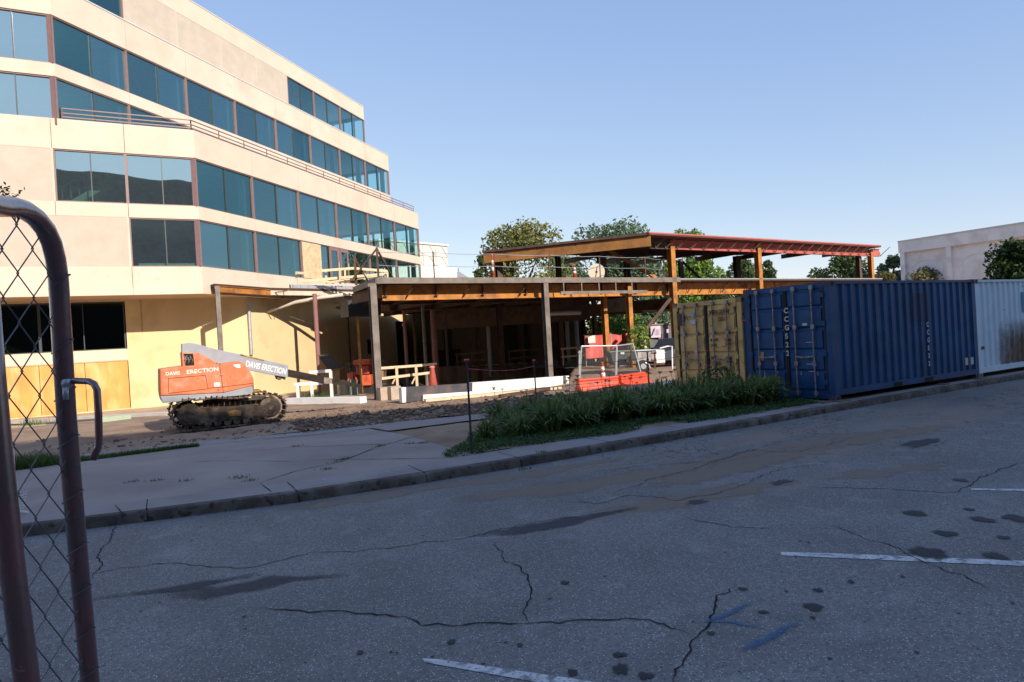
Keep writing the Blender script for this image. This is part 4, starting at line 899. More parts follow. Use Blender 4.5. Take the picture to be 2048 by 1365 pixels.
# ------------------------------------------------------------ containers
def container(name, p0, L_, Wd, H, paint_, lab, doors=True, z0=.0, corr=.29):
    o = empty(name, (p0.x, p0.y, z0), lab, 'shipping container', 'shipping containers set end to end and side by side')
    def Q(x, y, z): q = p0 + kd*x + kn*y; q.z = z0 + z; return q
    b = MB(); cs = .17
    # frame: corner posts, rails
    for x in (0, L_-.14):
        for y in (0, Wd-.14): b.prism([Q(x, y, .1), Q(x+.14, y, .1), Q(x+.14, y+.14, .1), Q(x, y+.14, .1)], (0, 0, H-.2))
    for y in (0, Wd-.06):
        b.prism([Q(.14, y, .12), Q(L_-.14, y, .12), Q(L_-.14, y+.06, .12), Q(.14, y+.06, .12)], (0, 0, .13))
        b.prism([Q(.14, y, H-.07), Q(L_-.14, y, H-.07), Q(L_-.14, y+.06, H-.07), Q(.14, y+.06, H-.07)], (0, 0, .06))
    for x in (0, L_-.1):
        b.prism([Q(x, .14, .05), Q(x+.1, .14, .05), Q(x+.1, Wd-.14, .05), Q(x, Wd-.14, .05)], (0, 0, .12)); b.prism([Q(x, .14, H-.12), Q(x+.1, .14, H-.12), Q(x+.1, Wd-.14, H-.12), Q(x, Wd-.14, H-.12)], (0, 0, .11))
    b.build('frame', paint_, o)
    for x in (-.004, L_-.166):
        for y in (-.004, Wd-.156):
            for z in (0, H-.118):
                b = MB(); b.prism([Q(x, y, z), Q(x+cs, y, z), Q(x+cs, y+.16, z), Q(x, y+.16, z)], (0, 0, .12)); cst = b.build('corner_casting', mat('casting_rusty_'+paint_.name, tuple(c*.6+.02 for c in col_of[paint_.name]), .8, .3, 8, c2=(.12, .06, .04), c2t=.5, c2s=8), o)
                if y < 0:
                    b = MB(); b.tube([Q(x+cs/2, y-.003, z+.06), Q(x+cs/2, y+.004, z+.06)], .035, 10); b.build('lifting_hole', mat('black_recess', (.01, .01, .01)), cst)
    # corrugated side near the road
    def corrug(y, sgn):
        b = MB(); n = int((L_-.28)/corr); cw = (L_-.28)/n; pr = []
        for k in range(n):
            x = .14 + k*cw; pr += [(x, .012), (x+cw*.26, .012), (x+cw*.5, .048), (x+cw*.76, .048)]
        pr.append((L_-.14, .012))
        for (xa, da), (xb, db) in zip(pr[:-1], pr[1:]):
            b.quad(Q(xa, y+sgn*da, .24), Q(xb, y+sgn*db, .24), Q(xb, y+sgn*db, H-.07), Q(xa, y+sgn*da, H-.07))
        return b.build('corrugated_side', paint_, o)
    s1 = corrug(0, 1); corrug(Wd, -1)
    b = MB(); b.prism([Q(.1, .06, H-.05), Q(L_-.1, .06, H-.05), Q(L_-.1, Wd-.06, H-.05), Q(.1, Wd-.06, H-.05)], (0, 0, .02)); b.prism([Q(.1, .06, .2), Q(L_-.1, .06, .2), Q(L_-.1, Wd-.06, .2), Q(.1, Wd-.06, .2)], (0, 0, .02)); b.prism([Q(L_-.06, .14, .17), Q(L_-.04, .14, .17), Q(L_-.04, Wd-.14, .17), Q(L_-.06, Wd-.14, .17)], (0, 0, H-.29)); b.build('roof_and_floor', paint_, o)
    for x in (L_*.36, L_*.58):
        b = MB(); b.prism([Q(x, -.006, .12), Q(x+.34, -.006, .12), Q(x+.34, .02, .12), Q(x, .02, .12)], (0, 0, .1)); b.build('forklift_pocket', mat('black_recess', (.01, .01, .01)), o)
    ds = []
    if doors:
        half = (Wd-.28)/2
        for dI in (0, 1):
            y0, y1 = .14 + dI*half + .01, .14 + (dI+1)*half - .01
            b = MB()
            # door skin with stepped horizontal recesses
            b.prism([Q(.03, y0, .17), Q(.06, y0, .17), Q(.06, y1, .17), Q(.03, y1, .17)], (0, 0, H-.29))
            zs = [.2, .62, 1.08, 1.54, 2.0, H-.16]
            for za, zb in zip(zs[:-1], zs[1:]):
                b.prism([Q(-.012, y0+.09, za+.05), Q(.03, y0+.05, za+.0), Q(.03, y0+.05, zb-.03), Q(-.012, y0+.09, zb-.10)], kn*(y1-y0-.14)) if False else b.prism([Q(.0, y0+.08, za+.06), Q(.03, y0+.08, za+.02), Q(.03, y0+.08, zb-.02), Q(.0, y0+.08, zb-.05)], kn*(y1-y0-.16))
            dr_ = b.build('door', paint_, o); ds.append(dr_)
            b = MB()
            for y in (y0-.004, y1-.03): b.prism([Q(-.004, y, .17), Q(.03, y, .17), Q(.03, y+.034, .17), Q(-.004, y+.034, .17)], (0, 0, H-.29))
            b.build('rubber_seal', mat('black_door_seal', (.02, .018, .018), .8, .1), dr_)
            for fy in (.28, .74):
                y = y0 + (y1-y0)*fy; b = MB(); b.tube([Q(-.045, y, .09), Q(-.045, y, H-.07)], .018, 8)
                for z in (.12, .75, 1.55, H-.14): b.prism([Q(-.06, y-.04, z), Q(.0, y-.04, z), Q(.0, y+.04, z), Q(-.06, y+.04, z)], (0, 0, .09))
                b.build('locking_bar', mat('locking_bar_grey_'+paint_.name, (.24, .25, .28), .45, .25, 8, c2=(.12, .07, .05), c2t=.6, c2s=9, metal=.3), dr_)
                b = MB(); b.bar(Q(-.065, y, .95), Q(-.065, y + (.3 if fy < .5 else -.3), .93), .03, .035); b.build('handle', MATS['locking_bar_grey_'+paint_.name], dr_)
            for z in (.35, .95, 1.6, 2.2):
                y = (y0-.01) if dI == 0 else (y1-.05); b = MB(); b.prism([Q(-.03, y, z), Q(.0, y, z), Q(.0, y+.09, z), Q(-.03, y+.09, z)], (0, 0, .1)); b.build('hinge', paint_, dr_)
    return o, Q, s1, ds
col_of = {}
def cpaint(nm, col, **k): col_of[nm] = col; return mat(nm, col, **k)
pblue = cpaint('container_blue', (.006, .058, .165), spec=.3, rough=.5, var=.3, vs=.9, c2=(.012, .085, .20), c2t=.62, c2s=2.2, c3=(.10, .045, .03), c3t=.735, c3s=9)
pyel = cpaint('container_yellow', (.62, .41, .15), rough=.65, var=.16, vs=1.5, c2=(.36, .22, .09), c2t=.58, c2s=2.6, c3=(.14, .07, .04), c3t=.66, c3s=10)
pgrey = cpaint('container_pale_blue', (.62, .75, .84), rough=.55, var=.08, vs=1.5, c2=(.55, .62, .64), c2t=.62, c2w=.1, c2s=.8, c3=(.2, .11, .06), c3t=.74, c3s=8)
cb0 = onz(1672, 804, 0.)
blue, QB, sB, dB = container('shipping_container', cb0, 5.98, 2.22, 2.53, pblue, 'dark blue container with white CCG522 letters down its doors')
yel, QY, sY, dY = container('shipping_container', cb0 + kn*2.26 + kd*-.05, 5.98, 2.26, 2.42, pyel, 'mustard yellow container behind the day lilies with black lettering on its doors', z0=-.04)
gry, QG, sG, dG = container('shipping_container', cb0 + kd*6.06 + kn*.02, 12.1, 2.3, 2.53, pgrey, 'pale blue grey container with a brown stain, farthest right', doors=False)
lw = mat('container_white_letter', (.55, .58, .6), .6, .1, 20, c2=(.1, .14, .2), c2t=.62, c2s=40)
lk = mat('container_black_letter', (.035, .025, .02), .6, .1, 20, c2=(.3, .2, .1), c2t=.66, c2s=40)
up3 = Vector((0, 0, 1))
# doors are read facing +u from the left: text runs along -v
mid = 1.11
for k, ch in enumerate('CCG522'): lettering(ch, .16, lw, dB[0], QB(-.014, mid+.015, 1.92-.19*k), -kn, up3, bold=.005)
for k, ch in enumerate('CCG522'): lettering(ch, .15, lw, sB, QB(3.62, -.012, 1.42-.185*k), kd, up3, bold=.005)
b = MB(); _n = int((5.98-.28)/.29); _cw = (5.98-.28)/_n; _pr = []
for k in range(_n):
    x = .14 + k*_cw; _pr += [(x, .012), (x+_cw*.26, .012), (x+_cw*.5, .048), (x+_cw*.76, .048)]
for (xa, da), (xb, db) in zip(_pr[:-1], _pr[1:]):
    if 3.05 < xa < 3.85: b.quad(QB(xa, da-.003, 1.55), QB(xb, db-.003, 1.55), QB(xb, db-.003, 2.22), QB(xa, da-.003, 2.22))
b.build('painted_out_patch', mat('darker_blue_patch', (.006, .032, .095), .6, .2, 3), blue)
for x in (5.35, 5.62): b = MB(); b.prism([QB(x, .004, .38), QB(x+.14, .004, .38), QB(x+.14, .009, .38), QB(x, .009, .38)], (0, 0, .18)); b.build('data_plate', mat('white_sticker', (.5, .5, .5), .6, .2, 20), blue)
def dsticker(Q, y0, y1, z0, z1, mt, par, nm='sticker'):
    b = MB(); b.prism([Q(-.014, y0, z0), Q(-.018, y0, z0), Q(-.018, y1, z0), Q(-.014, y1, z0)], (0, 0, z1-z0)); b.build(nm, mt, par)
orst = mat('faded_orange_sticker', (.50, .27, .13), .6, .2, 12, c2=(.5, .4, .3), c2t=.6, c2s=20); whst = mat('white_sticker', (.5, .5, .5))
dsticker(QB, 1.72, 1.86, .86, 1.06, orst, dB[1]); dsticker(QB, .56, .68, 1.62, 1.67, whst, dB[0]); 
for z, y0, y1 in ((1.25, .4, .62), (.78, .4, .62), (.62, .46, .58)): dsticker(QB, y0, y1, z, z+.012, whst, dB[0], 'scratch')
for y in (1.75, 1.4, .8, .4): lettering('2', .1, lw, dB[0], QB(-.014, y, .55), -kn, up3)
# yellow container lettering
lettering('m', .32, lk, dY[1], QY(-.02, 2.09, 1.98), -kn, up3, bold=.022, sx=1.0)
lettering('SC', .17, lk, dY[1], QY(-.02, 2.08, 1.83), -kn, up3, bold=.015, sx=1.15)
dsticker(QY, 1.50, 1.60, 2.02, 2.15, mat('pale_blue_sticker', (.15, .42, .55), .5, .1), dY[1]); dsticker(QY, 1.46, 1.64, 1.84, 1.95, whst, dY[1]); dsticker(QY, 1.82, 1.92, .95, 1.12, orst, dY[1])
b = MB(); b.prism([QY(-.019, 1.42, 1.14), QY(-.019, 1.56, 1.14), QY(-.019, 1.49, 1.0)], kd*.004); b.build('triangle_sticker', whst, dY[1])
for t_, y, z, s_ in (('MEDU 231944', .98, 2.07, .13), ('22G1', .72, 1.88, .13), ('M.G.W.', 1.0, 1.38, .105), ('TARE', 1.0, 1.25, .105), ('NET', 1.0, .93, .105), ('CU.CAP.', 1.0, .80, .105), ('30480', .52, 1.38, .09), ('67200', .52, 1.28, .09), ('28280', .52, .93, .09), ('1170', .52, .83, .09)):
    lettering(t_, s_, lk, dY[0], QY(-.02, y, z), -kn, up3, bold=.004, sx=.8)
# grey container: large teal letters
tealp = mat('teal_letter_paint', (.05, .26, .40), .6, .1)
for x in (2.52, ): 
    for k in range(6): b = MB(); b.prism([QG(x+.27*k, -.008, 1.62), QG(x+.27*k+.2, -.008, 1.62), QG(x+.27*k+.2, -.002, 1.62), QG(x+.27*k, -.002, 1.62)], (0, 0, .55)); b.build('teal_block', tealp, gry)
b = MB(); _n = int((12.1-.28)/.29); _cw = (12.1-.28)/_n; _pr = []; _fd = []
for k in range(_n):
    x = .14 + k*_cw; _pr += [(x, .012), (x+_cw*.26, .012), (x+_cw*.5, .048), (x+_cw*.76, .048)]
_zz = [.26, .6, .95, 1.3, 1.6]
_sel = [q for q in _pr if .9 < q[0] < 4.4]
for xa, da in _sel:
    for z_, f_ in zip(_zz, (.75, .8, .65, .35, 0)): b.v.append(tuple(QG(xa, da-.003, z_))); _fd.append(f_*max(0, math.sin(math.pi*(xa-.9)/3.5))**.6*(1.1 if da < .02 else .85))
for i in range(len(_sel)-1):
    for j in range(4): a_ = i*5+j; b.f.append((a_, a_+5, a_+6, a_+1))
_o = b.build('rust_stain', soft('brown_rust_stain', (.20, .12, .07), .9, 3., .25, .85), gry); _at = _o.data.attributes.new('fade', 'FLOAT', 'POINT'); _at.data.foreach_set('value', _fd)
b = MB(); b.prism([QG(.18, -.006, .72), QG(.32, -.006, .72), QG(.32, .0, .72), QG(.18, .0, .72)], (0, 0, .08)); b.build('data_plate', lk, gry)
# timber blocks under the corners
def block(p, mt, s_, lab):
    b = MB(); b.cbox((p.x, p.y, -.035), s_[0], s_[1], .06, kd); o = b.build('timber_block', mt, label=lab, cat='timber block'); o['group'] = 'timber blocks under the containers'; return o
tb = mat('grey_old_timber', (.16, .12, .09), .9, .2, 5)
block(QB(-.25, .75, 0), tb, (.3, 1.5), 'grey timber block lying in front of the blue container doors'); block(QB(.1, .0, 0), tb, (.35, .3), 'grey timber block under the front corner of the blue container'); block(QB(5.9, -.02, 0), tb, (.4, .25), 'grey timber block between the blue and pale containers'); block(QB(4.2, -.02, 0), tb, (.2, .2), 'small timber wedge under the long side of the blue container')

# ------------------------------------------------------------ chain link gate in the foreground
gate = empty('chain_link_gate', (-1.1, 1.5, ROADZ), 'red brown chain link gate leaf close to the camera at the left edge', 'gate')
DG = 1.5
def GP(x, y, D=DG): return atd(x, y, D)
D0, D1 = 1.22, 1.52      # left tube nearer, right tube farther
def gD(x): return D1 + (D0-D1)*(125-x)/125*.9
top = [(-160, 398), (-60, 400), (0, 413), (25, 414), (50, 421), (72, 436), (90, 458), (103, 486), (111, 518), (117, 560), (120, 610), (124, 680), (133, 830), (145, 980), (160, 1150), (180, 1360), (190, 1480)]
b = MB(); b.tube([GP(x, y, gD(x)) for x, y in top], .0205, 16); b.build('frame_tube', red, gate, smooth=True)
b = MB(); b.tube([GP(-30, 560, D0), GP(-14, 760, D0), (GP(2, 930, D0)), GP(24, 1130, D0), GP(55, 1370, D0), GP(72, 1500, D0)], .0205, 16); b.build('upright_tube', red, gate, smooth=True)
b = MB(); b.tube([GP(136, 766, 1.5), GP(150, 762, 1.48), GP(178, 763, 1.46), GP(188, 768, 1.455), GP(194, 780, 1.45), GP(197, 830, 1.45), GP(198, 880, 1.45), GP(196, 895, 1.45), GP(186, 919, 1.45)], .0075, 10); b.build('latch_fork', red, gate, smooth=True)
b = MB(); b.tube([GP(128, 768, 1.47), GP(140, 768, 1.47)], .011, 8); b.tube([GP(131, 775, 1.46), GP(132, 800, 1.46)], .006, 8); b.build('latch_bolt', lgrey, gate, smooth=True)
# woven wires: vertical zigzags. cell ~ 60 x 104 px
def inside(x, y):
    if y > 700: xr_ = 124 + (y-680)*.11
    else: xr_ = interp(y, [425, 440, 460, 490, 520, 560, 680], [30, 62, 80, 94, 102, 107, 116])
    return x < xr_ - 2 and y > interp(x, [0, 30, 60, 90], [418, 424, 440, 470])
def wirepos(i, k):      # k half-cells downwards
    y = 400 + k*49.; shx = .105*(y-700) if y > 700 else .03*(y-700)
    x = -128 + i*30.5 + (15.25 if k % 2 else -15.25)*(1 if i % 2 else -1)*1.14 + shx*.9
    return x, y
b = MB()
for i in range(0, 12):
    run = []
    for k in range(0, 23):
        (xa, ya), (xb, yb) = wirepos(i, k), wirepos(i, k+1)
        for t_ in (0, .06, .25, .5, .75, .94):
            x, y = xa+(xb-xa)*t_, ya+(yb-ya)*t_
            if inside(x, y) or (x < 20 and y > 420): run.append(GP(x, y, gD(x) + .004*math.sin(t_*6.28) * (1 if (i+k) % 2 else -1) + (0.004 if i % 2 else -.004)))
            else:
                if len(run) > 1: b.tube(run, .00145, 5)
                run = []
    if len(run) > 1: b.tube(run, .00145, 5)
b.build('wire_mesh', wire, gate, smooth=True, label='diamond wire mesh of the gate')
# spiral lacing wire round the tube
for j, (yc) in enumerate((424, 452, 560, 690, 785, 880, 990, 1095, 1180, 1265, 1345)):
    cx = interp(yc, [424, 452, 486, 560, 680, 830, 980, 1150, 1360], [33, 84, 103, 119, 124, 133, 145, 160, 180]); pts = []
    for k in range(17):
        a = -1.2 + 5.2*k/16; sc = 22
        if yc == 424: px, py = cx + 3*math.sin(a*2), yc + sc*math.cos(a)
        elif yc == 452: px, py = cx + sc*math.cos(a)*.75, yc + sc*math.sin(a + math.pi/2)*.8
        else: px, py = cx + sc*math.cos(a) , yc - 11*math.cos(a) + 12*a/5.2
        pts.append(GP(px, py, gD(cx) - .0235*math.sin(a + .0)))
    b = MB(); b.tube(pts, .0014, 5); b.build('lacing_wire', wire, gate, smooth=True)
# white slatted post in the bed behind the gate
wb = empty('white_plastic_stand', tuple(G(14, 1035)), 'white ribbed plastic stand half hidden behind the gate at the left edge', 'stand')
p = G(14, 1030); gz = p.z; Dw = p.y
b = MB(); b.tube([atd(12, 880, Dw), atd(15, 890, Dw), atd(20, 940, Dw), atd(28, 985, Dw), atd(34, 1015, Dw), atd(38, 1020, Dw)], [.05, .06, .05, .04, .03, .02], 8); b.build('post', whitep, wb, smooth=True)
b = MB()
for k in range(8): b.bar(atd(34, 988+k*5.2, Dw), atd(54-k*1.2, 983+k*5.6, Dw), .012, .012)
b.tube([atd(30, 1022, Dw), atd(45, 1024, Dw), atd(56, 1026, Dw)], .015, 6)
b.build('ribbed_foot', whitep, wb)

# ------------------------------------------------------------ barriers, panels, cones, stakes
redp = mat('red_plastic_barrier', (.72, .08, .035), .45, .1, 2, c2=(.5, .09, .05), c2t=.6, c2s=3)
def barrier(x0, x1, yt, D, lab, rot):
    a, c = atd(x0, yt, D), atd(x1, yt, D + rot); g = hgt(*UV(a)); H = a.z - g; e = Vector((c.x-a.x, c.y-a.y, 0)); L_ = e.length; e.normalize(); n_ = Vector((-e.y, e.x, 0))
    o = empty('plastic_barrier', (a.x, a.y, g), lab, 'barrier', 'red water filled barriers'); a.z = g
    b = MB(); pr = [(-.25, 0), (.25, 0), (.24, H*.3), (.13, H*.42), (.11, H*.8), (.14, H*.86), (.14, H), (-.14, H), (-.14, H*.86), (-.11, H*.8), (-.13, H*.42), (-.24, H*.3)]
    b.prism([a + n_*y + Vector((0, 0, z)) for y, z in pr], e*L_); b.build('shell', redp, o, bevel=.02)
    for k in (.25, .62):
        b = MB(); b.prism([a + e*L_*k + n_*-.15 + Vector((0, 0, H*.5)), a + e*(L_*k+.22) + n_*-.15 + Vector((0, 0, H*.5)), a + e*(L_*k+.22) + n_*-.115 + Vector((0, 0, H*.72)), a + e*L_*k + n_*-.115 + Vector((0, 0, H*.72))], n_*.01); b.build('recess', mat('dark_red_recess', (.3, .03, .02), .5, .1), o)
    b = MB(); b.tube([a + e*.12 + Vector((0, 0, H)), a + e*.12 + Vector((0, 0, H+.03))], .05, 10); b.build('filler_cap', redp, o)
barrier(1155, 1234, 759, 22.2, 'red plastic barrier left of its pair behind the day lilies', .5)
barrier(1237, 1292, 751, 22.8, 'red plastic barrier right of its pair behind the day lilies', 1.2)
fw_ = mat('fence_galvanised', (.5, .52, .54), .4, .1, metal=.5)
def panel(c, lab, cell=.10, mesh=True):     # c: four corner points TL TR BR BL
    o = empty('chain_link_fence', tuple(c[3]), lab, 'fence panel', 'chain link fence panels behind the barriers')
    b = MB(); b.tube([c[3], c[0]], .025, 8); b.tube([c[0], c[1]], .025, 8); b.tube([c[1], c[2]], .025, 8); b.tube([c[2], c[3]], .02, 8); b.build('frame', fw_, o)
    b = MB(); W_ = (c[1]-c[0]).length; H_ = (c[3]-c[0]).length; nx = max(4, int(W_/cell)); ny = int(H_/(cell*1.15))
    def pt(u, v): return c[0].lerp(c[1], u).lerp(c[3].lerp(c[2], u), v)
    n = nx + ny
    for k in range(1, n):
        for sg in (0, 1):
            u0, v0 = (k/nx, 0) if k < nx else (1, (k-nx)/ny); u1, v1 = (0, k/ny) if k < ny else ((k-ny)/nx, 1)
            if sg: u0, u1 = 1-u0, 1-u1
            b.bar(pt(u0, v0), pt(u1, v1), .0045, .0045)
    b.build('wire_mesh', mat('panel_wire', (.22, .22, .22), .5, .1, metal=.3), o); return o
panel([atd(1163, 693, 23.2), atd(1233, 692, 23.6), atd(1231, 757, 23.6), atd(1160, 760, 23.2)], 'square chain link panel standing behind the left red barrier')
panel([atd(1234, 692, 23.9), atd(1266, 688, 25.), atd(1283, 750, 24.9), atd(1233, 757, 23.9)], 'leaning chain link panel standing behind the right red barrier', .12)
b = MB(); b.tube([atd(1159, 704, 23), atd(1158, 762, 23)], .03, 8); b.tube([atd(1160.5, 702, 23), atd(1158, 707, 23)], .05, 8); b.build('fence_post', fw_, label='short galvanised post at the left side of the square mesh panel', cat='post')
# cones
corng = mat('cone_orange', (.70, .10, .03), .5, .08); cwhite = mat('cone_white_band', (.75, .72, .70), .5, .05)
def cone(p, h, lab, wide=.2, name='traffic_cone', stripes=((.45, .6), (.68, .82)), pink=None, rt=.035):
    o = empty(name, tuple(p), lab, 'cone', 'orange traffic cones'); m_ = pink or corng; r0 = wide*.55
    def rr(t_): return r0 + (rt-r0)*t_
    b = MB(); b.cbox(p, wide*1.8, wide*1.8, .035, ff); b.build('base', m_, o)
    b = MB(); b.tube([p + Vector((0, 0, .03)), p + Vector((0, 0, h*.93)), p + Vector((0, 0, h*.95)), p + Vector((0, 0, h))], [r0, rt, rt*1.5, rt*.8], 14); b.build('body', m_, o, smooth=True)
    for a, c in stripes: b = MB(); b.tube([p + Vector((0, 0, h*a)), p + Vector((0, 0, h*c))], [rr(a)+.006, rr(c)+.006], 14); b.build('reflective_band', cwhite, o, smooth=True)
p = onE(987, 558, .7); p.z = zt-.02; cone(p, 1.2, 'orange and white cone standing by the second guard post on the slab', .14, stripes=((.35, .5), (.6, .75)))
p = onE(1150, 556, .8); p.z = zt-.02; cone(p, .78, 'orange and white cone on the slab left of the cable reel', .2)
p = atd(1206, 752, 22.5); p.z = hgt(*UV(p)); cone(p, (onv(1204, 724, p, FD).z - p.z), 'orange and white cone on the ground seen through the square mesh panel', .22)
p = atd(1290, 690, 33.); p.z = hgt(*UV(p)); cone(p, 1.75, 'tall orange delineator beside the shrub by the red fence', .2)
pinkc = mat('pink_red_cone_cover', (.72, .18, .14), .6, .15, 3)
p = atd(866, 770, 26); p.z = hgt(*UV(p)); pc_h = onv(866, 732, p, FD).z - p.z
cone(p, pc_h, 'faded pink red cone at the end of the lumber railing under the slab', .42, stripes=(), pink=pinkc, rt=.09)
# cable reel on the slab
p = onE(1193, 543, .9); p.z = zt + .42
rl_ = empty('cable_reel', (p.x, p.y, zt-.02), 'pale wooden cable reel standing upright on the slab edge', 'cable reel')
def ringdisc(c, n_, r, th):
    b = MB(); b.tube([c, c + n_*th], r, 24); return b
vn = Vector((-p.x, -p.y, 0)).normalized(); rdm = mat('pale_reel_wood', (.68, .60, .46), .8, .08)
ringdisc(p, vn, .41, .05).build('flange', rdm, rl_); ringdisc(p - vn*.45, vn, .41, .05).build('flange', rdm, rl_); ringdisc(p - vn*.42, vn, .2, .45).build('drum', mat('wound_cable', (.1, .1, .1), .6, .2), rl_)
b = MB(); b.tube([p + vn*.05, p + vn*.06], .06, 12); b.bar(p + vn*.06 + Vector((0, 0, -.05)), p + vn*.07 + Vector((-.1, 0, -.38)), .03, .02); b.bar(p + vn*.06 + Vector((0, 0, .05)), p + vn*.07 + Vector((.05, 0, .25)), .03, .02); b.build('hub', rustd, rl_)
# stakes with red caps and string
def stake(x, yt, yb, lab, p=None):
    p = p or G(x+6, yb); D = p.y; t_ = atd(x, yt, D)
    o = empty('metal_stake', tuple(p), lab, 'stake', 'metal stakes with red mushroom caps')
    H_ = t_.z - p.z; b = MB(); b.bar(p + Vector((0, 0, -.1)), p + Vector((0, 0, H_-.04)), .03, .035); b.build('rod', mat('dark_stake_steel', (.035, .04, .045), .5, .3, 10), o)
    b = MB(); b.tube([p + Vector((0, 0, H_-.08)), p + Vector((0, 0, H_-.02))], [.014, .02], 8); b.tube([p + Vector((0, 0, H_-.02)), p + Vector((0, 0, H_))], [.045, .03], 12); b.build('cap', mat('red_cap_plastic', (.5, .05, .04), .5, .1), o)
    return p + Vector((0, 0, H_-.15)), p + Vector((0, 0, H_*.3))
s1 = stake(938, 718, 908, 'leftmost red capped stake, at the edge of the driveway')
s2 = stake(1079, 719, 830, 'red capped stake left of the day lilies in front of the white foundation board', W(3.1, 4.4))
s3 = stake(1319, 703, 795, 'stake in the day lilies just left of the yellow container', W(7.0, 5.0))
s4 = stake(1494, 640, 820, 'dark stake between the yellow and blue containers', W(6.9, 1.75))
def cord(a, c, sag, mt, nm, lab):
    b = MB(); b.tube([a.lerp(c, k/10) + Vector((0, 0, -sag*math.sin(math.pi*k/10))) for k in range(11)], .006, 5); tag(b.build(nm, mt), lab, 'cord')
rdc = mat('red_string', (.45, .04, .05), .7, .1); bkc = mat('black_cord', (.02, .02, .02), .7, .1)
cord(s1[0], s2[0], .06, rdc, 'string', 'red string from the leftmost stake to the next'); cord(s2[0] , s3[0], .05, bkc, 'string', 'black string between the middle stakes at the height of the mesh panels'); cord(s3[0]+Vector((0, 0, -.1)), s4[0] + Vector((0, 0, -.3)), .05, rdc, 'string', 'dark red string across the yellow container doors'); cord(s2[1]+Vector((0, 0, .2)), s3[1] + Vector((0, 0, .2)), .02, bkc, 'string', 'black string low above the plants')
# white bag on dark bucket by the container
p = atd(1336, 775, 15.2); p.z = hgt(*UV(p)); 
bk = empty('bucket_with_bag', tuple(p), 'dark bucket topped with a crumpled white bag left of the yellow container', 'bucket')
zc = atd(1336, 765, 15.2).z
b = MB(); b.tube([p, Vector((p.x, p.y, zc-.12))], .085, 14); b.build('bucket', bkc, bk)
b = MB(); rock(b, (p.x, p.y, zc-.05), .1, .8); b.build('bag', whitep, bk, smooth=True)
# ------------------------------------------------------------ plants
lf_dark = leafmat('daylily_leaf', (.06, .11, .03), (.22, .28, .09)); lf_cov = leafmat('ground_cover_leaf', (.04, .09, .03), (.10, .18, .06))
def clump_mesh(seed, nb, h, spread, flowers=True):
    rr = random.Random(seed); b = MB(); fl = []
    for k in range(nb):
        a = rr.uniform(0, 6.283); r0 = rr.uniform(0, spread*.35); L_ = h*rr.uniform(.65, 1.15); bend = rr.uniform(.3, 1.25); wd = rr.uniform(.010, .021)
        ca, sa = math.cos(a), math.sin(a); x0, y0 = r0*math.cos(a+rr.uniform(-1, 1)), r0*math.sin(a+rr.uniform(-1, 1)); tn = max(0, min(1, rr.gauss(.45, .28))); pr = None
        for j in range(6):
            t_ = j/5; out = spread*bend*t_**1.6*1.1; z = L_*(t_ - .55*bend*t_**3); w_ = wd*(1-t_**3)*(.6+.8*min(1, t_*3)); c = (x0+ca*out, y0+sa*out, z)
            cur = ((c[0]-sa*w_, c[1]+ca*w_, z), (c[0]+sa*w_, c[1]-ca*w_, z))
            if pr: b.quad(pr[0], pr[1], cur[1], cur[0], tn)
            pr = cur
    for k in range(3 if flowers else 0):
        a = rr.uniform(0, 6.283); q = rr.uniform(.05, .25); fl.append((q*math.cos(a), q*math.sin(a), h*rr.uniform(.95, 1.2)))
    return b, fl
flo = mat('orange_flower', (.42, .16, .03), .6, .2, 10); stem = mat('flower_stem', (.10, .12, .04), .7, .1)
protos = []
labs = ['day lily clump with arching strap leaves in the kerbside bed', 'thick day lily clump with orange flowers in the kerbside bed', 'tall day lily clump of narrow leaves in the kerbside bed']
for i in range(3):
    b, fl = clump_mesh(40+i, 170, (.62, .7, .78)[i], (.42, .48, .42)[i], i == 1)
    o = empty('day_lily', (0, 0, 0), labs[i], 'plant', 'day lilies in the kerbside bed'); b.build('foliage', lf_dark, o, local=True)
    if fl:
        s_ = MB()
        for x, y, z in fl:
            f_ = MB(); s_.tube([(x*.3, y*.3, 0), (x, y, z)], .004, 4)
            for k in range(6):
                a = k*1.047; f_.tri((x, y, z-.02), (x+.05*math.cos(a-.3), y+.05*math.sin(a-.3), z+.03), (x+.05*math.cos(a+.3), y+.05*math.sin(a+.3), z+.03))
            f_.build('flower', flo, o, local=True)
        s_.build('flower_stem', stem, o, local=True)
    protos.append(o)
first = [True]*3; spots = []
rr2 = random.Random(11)
fr_edge = lambda u: interp(u, [.3, 1.0, 2.5, 4.5, 7.2], [1.6, 1.5, 1.5, 1.35, 1.2])
spots.append((.42, 1.75, 2, .62))
u = .75
rows = 4
for r in range(rows):
    u = .9 + r*.18 + rr2.uniform(0, .2)
    while u < (7.35 if r < 3 else 6.2):
        spots.append((u, fr_edge(u) + .12 + r*.62 + rr2.uniform(-.12, .12), rr2.choice([0, 1, 2, 0, 2]) if r < 3 else rr2.choice([1, 1, 2]), rr2.uniform(.8, 1.08)*interp(u, [.8, 2.0, 5, 6.4, 7], [.85, 1.08, 1.12, 1.32, 1.2])*(1, .97, .9, .78)[r])); u += rr2.uniform(.46, .62)
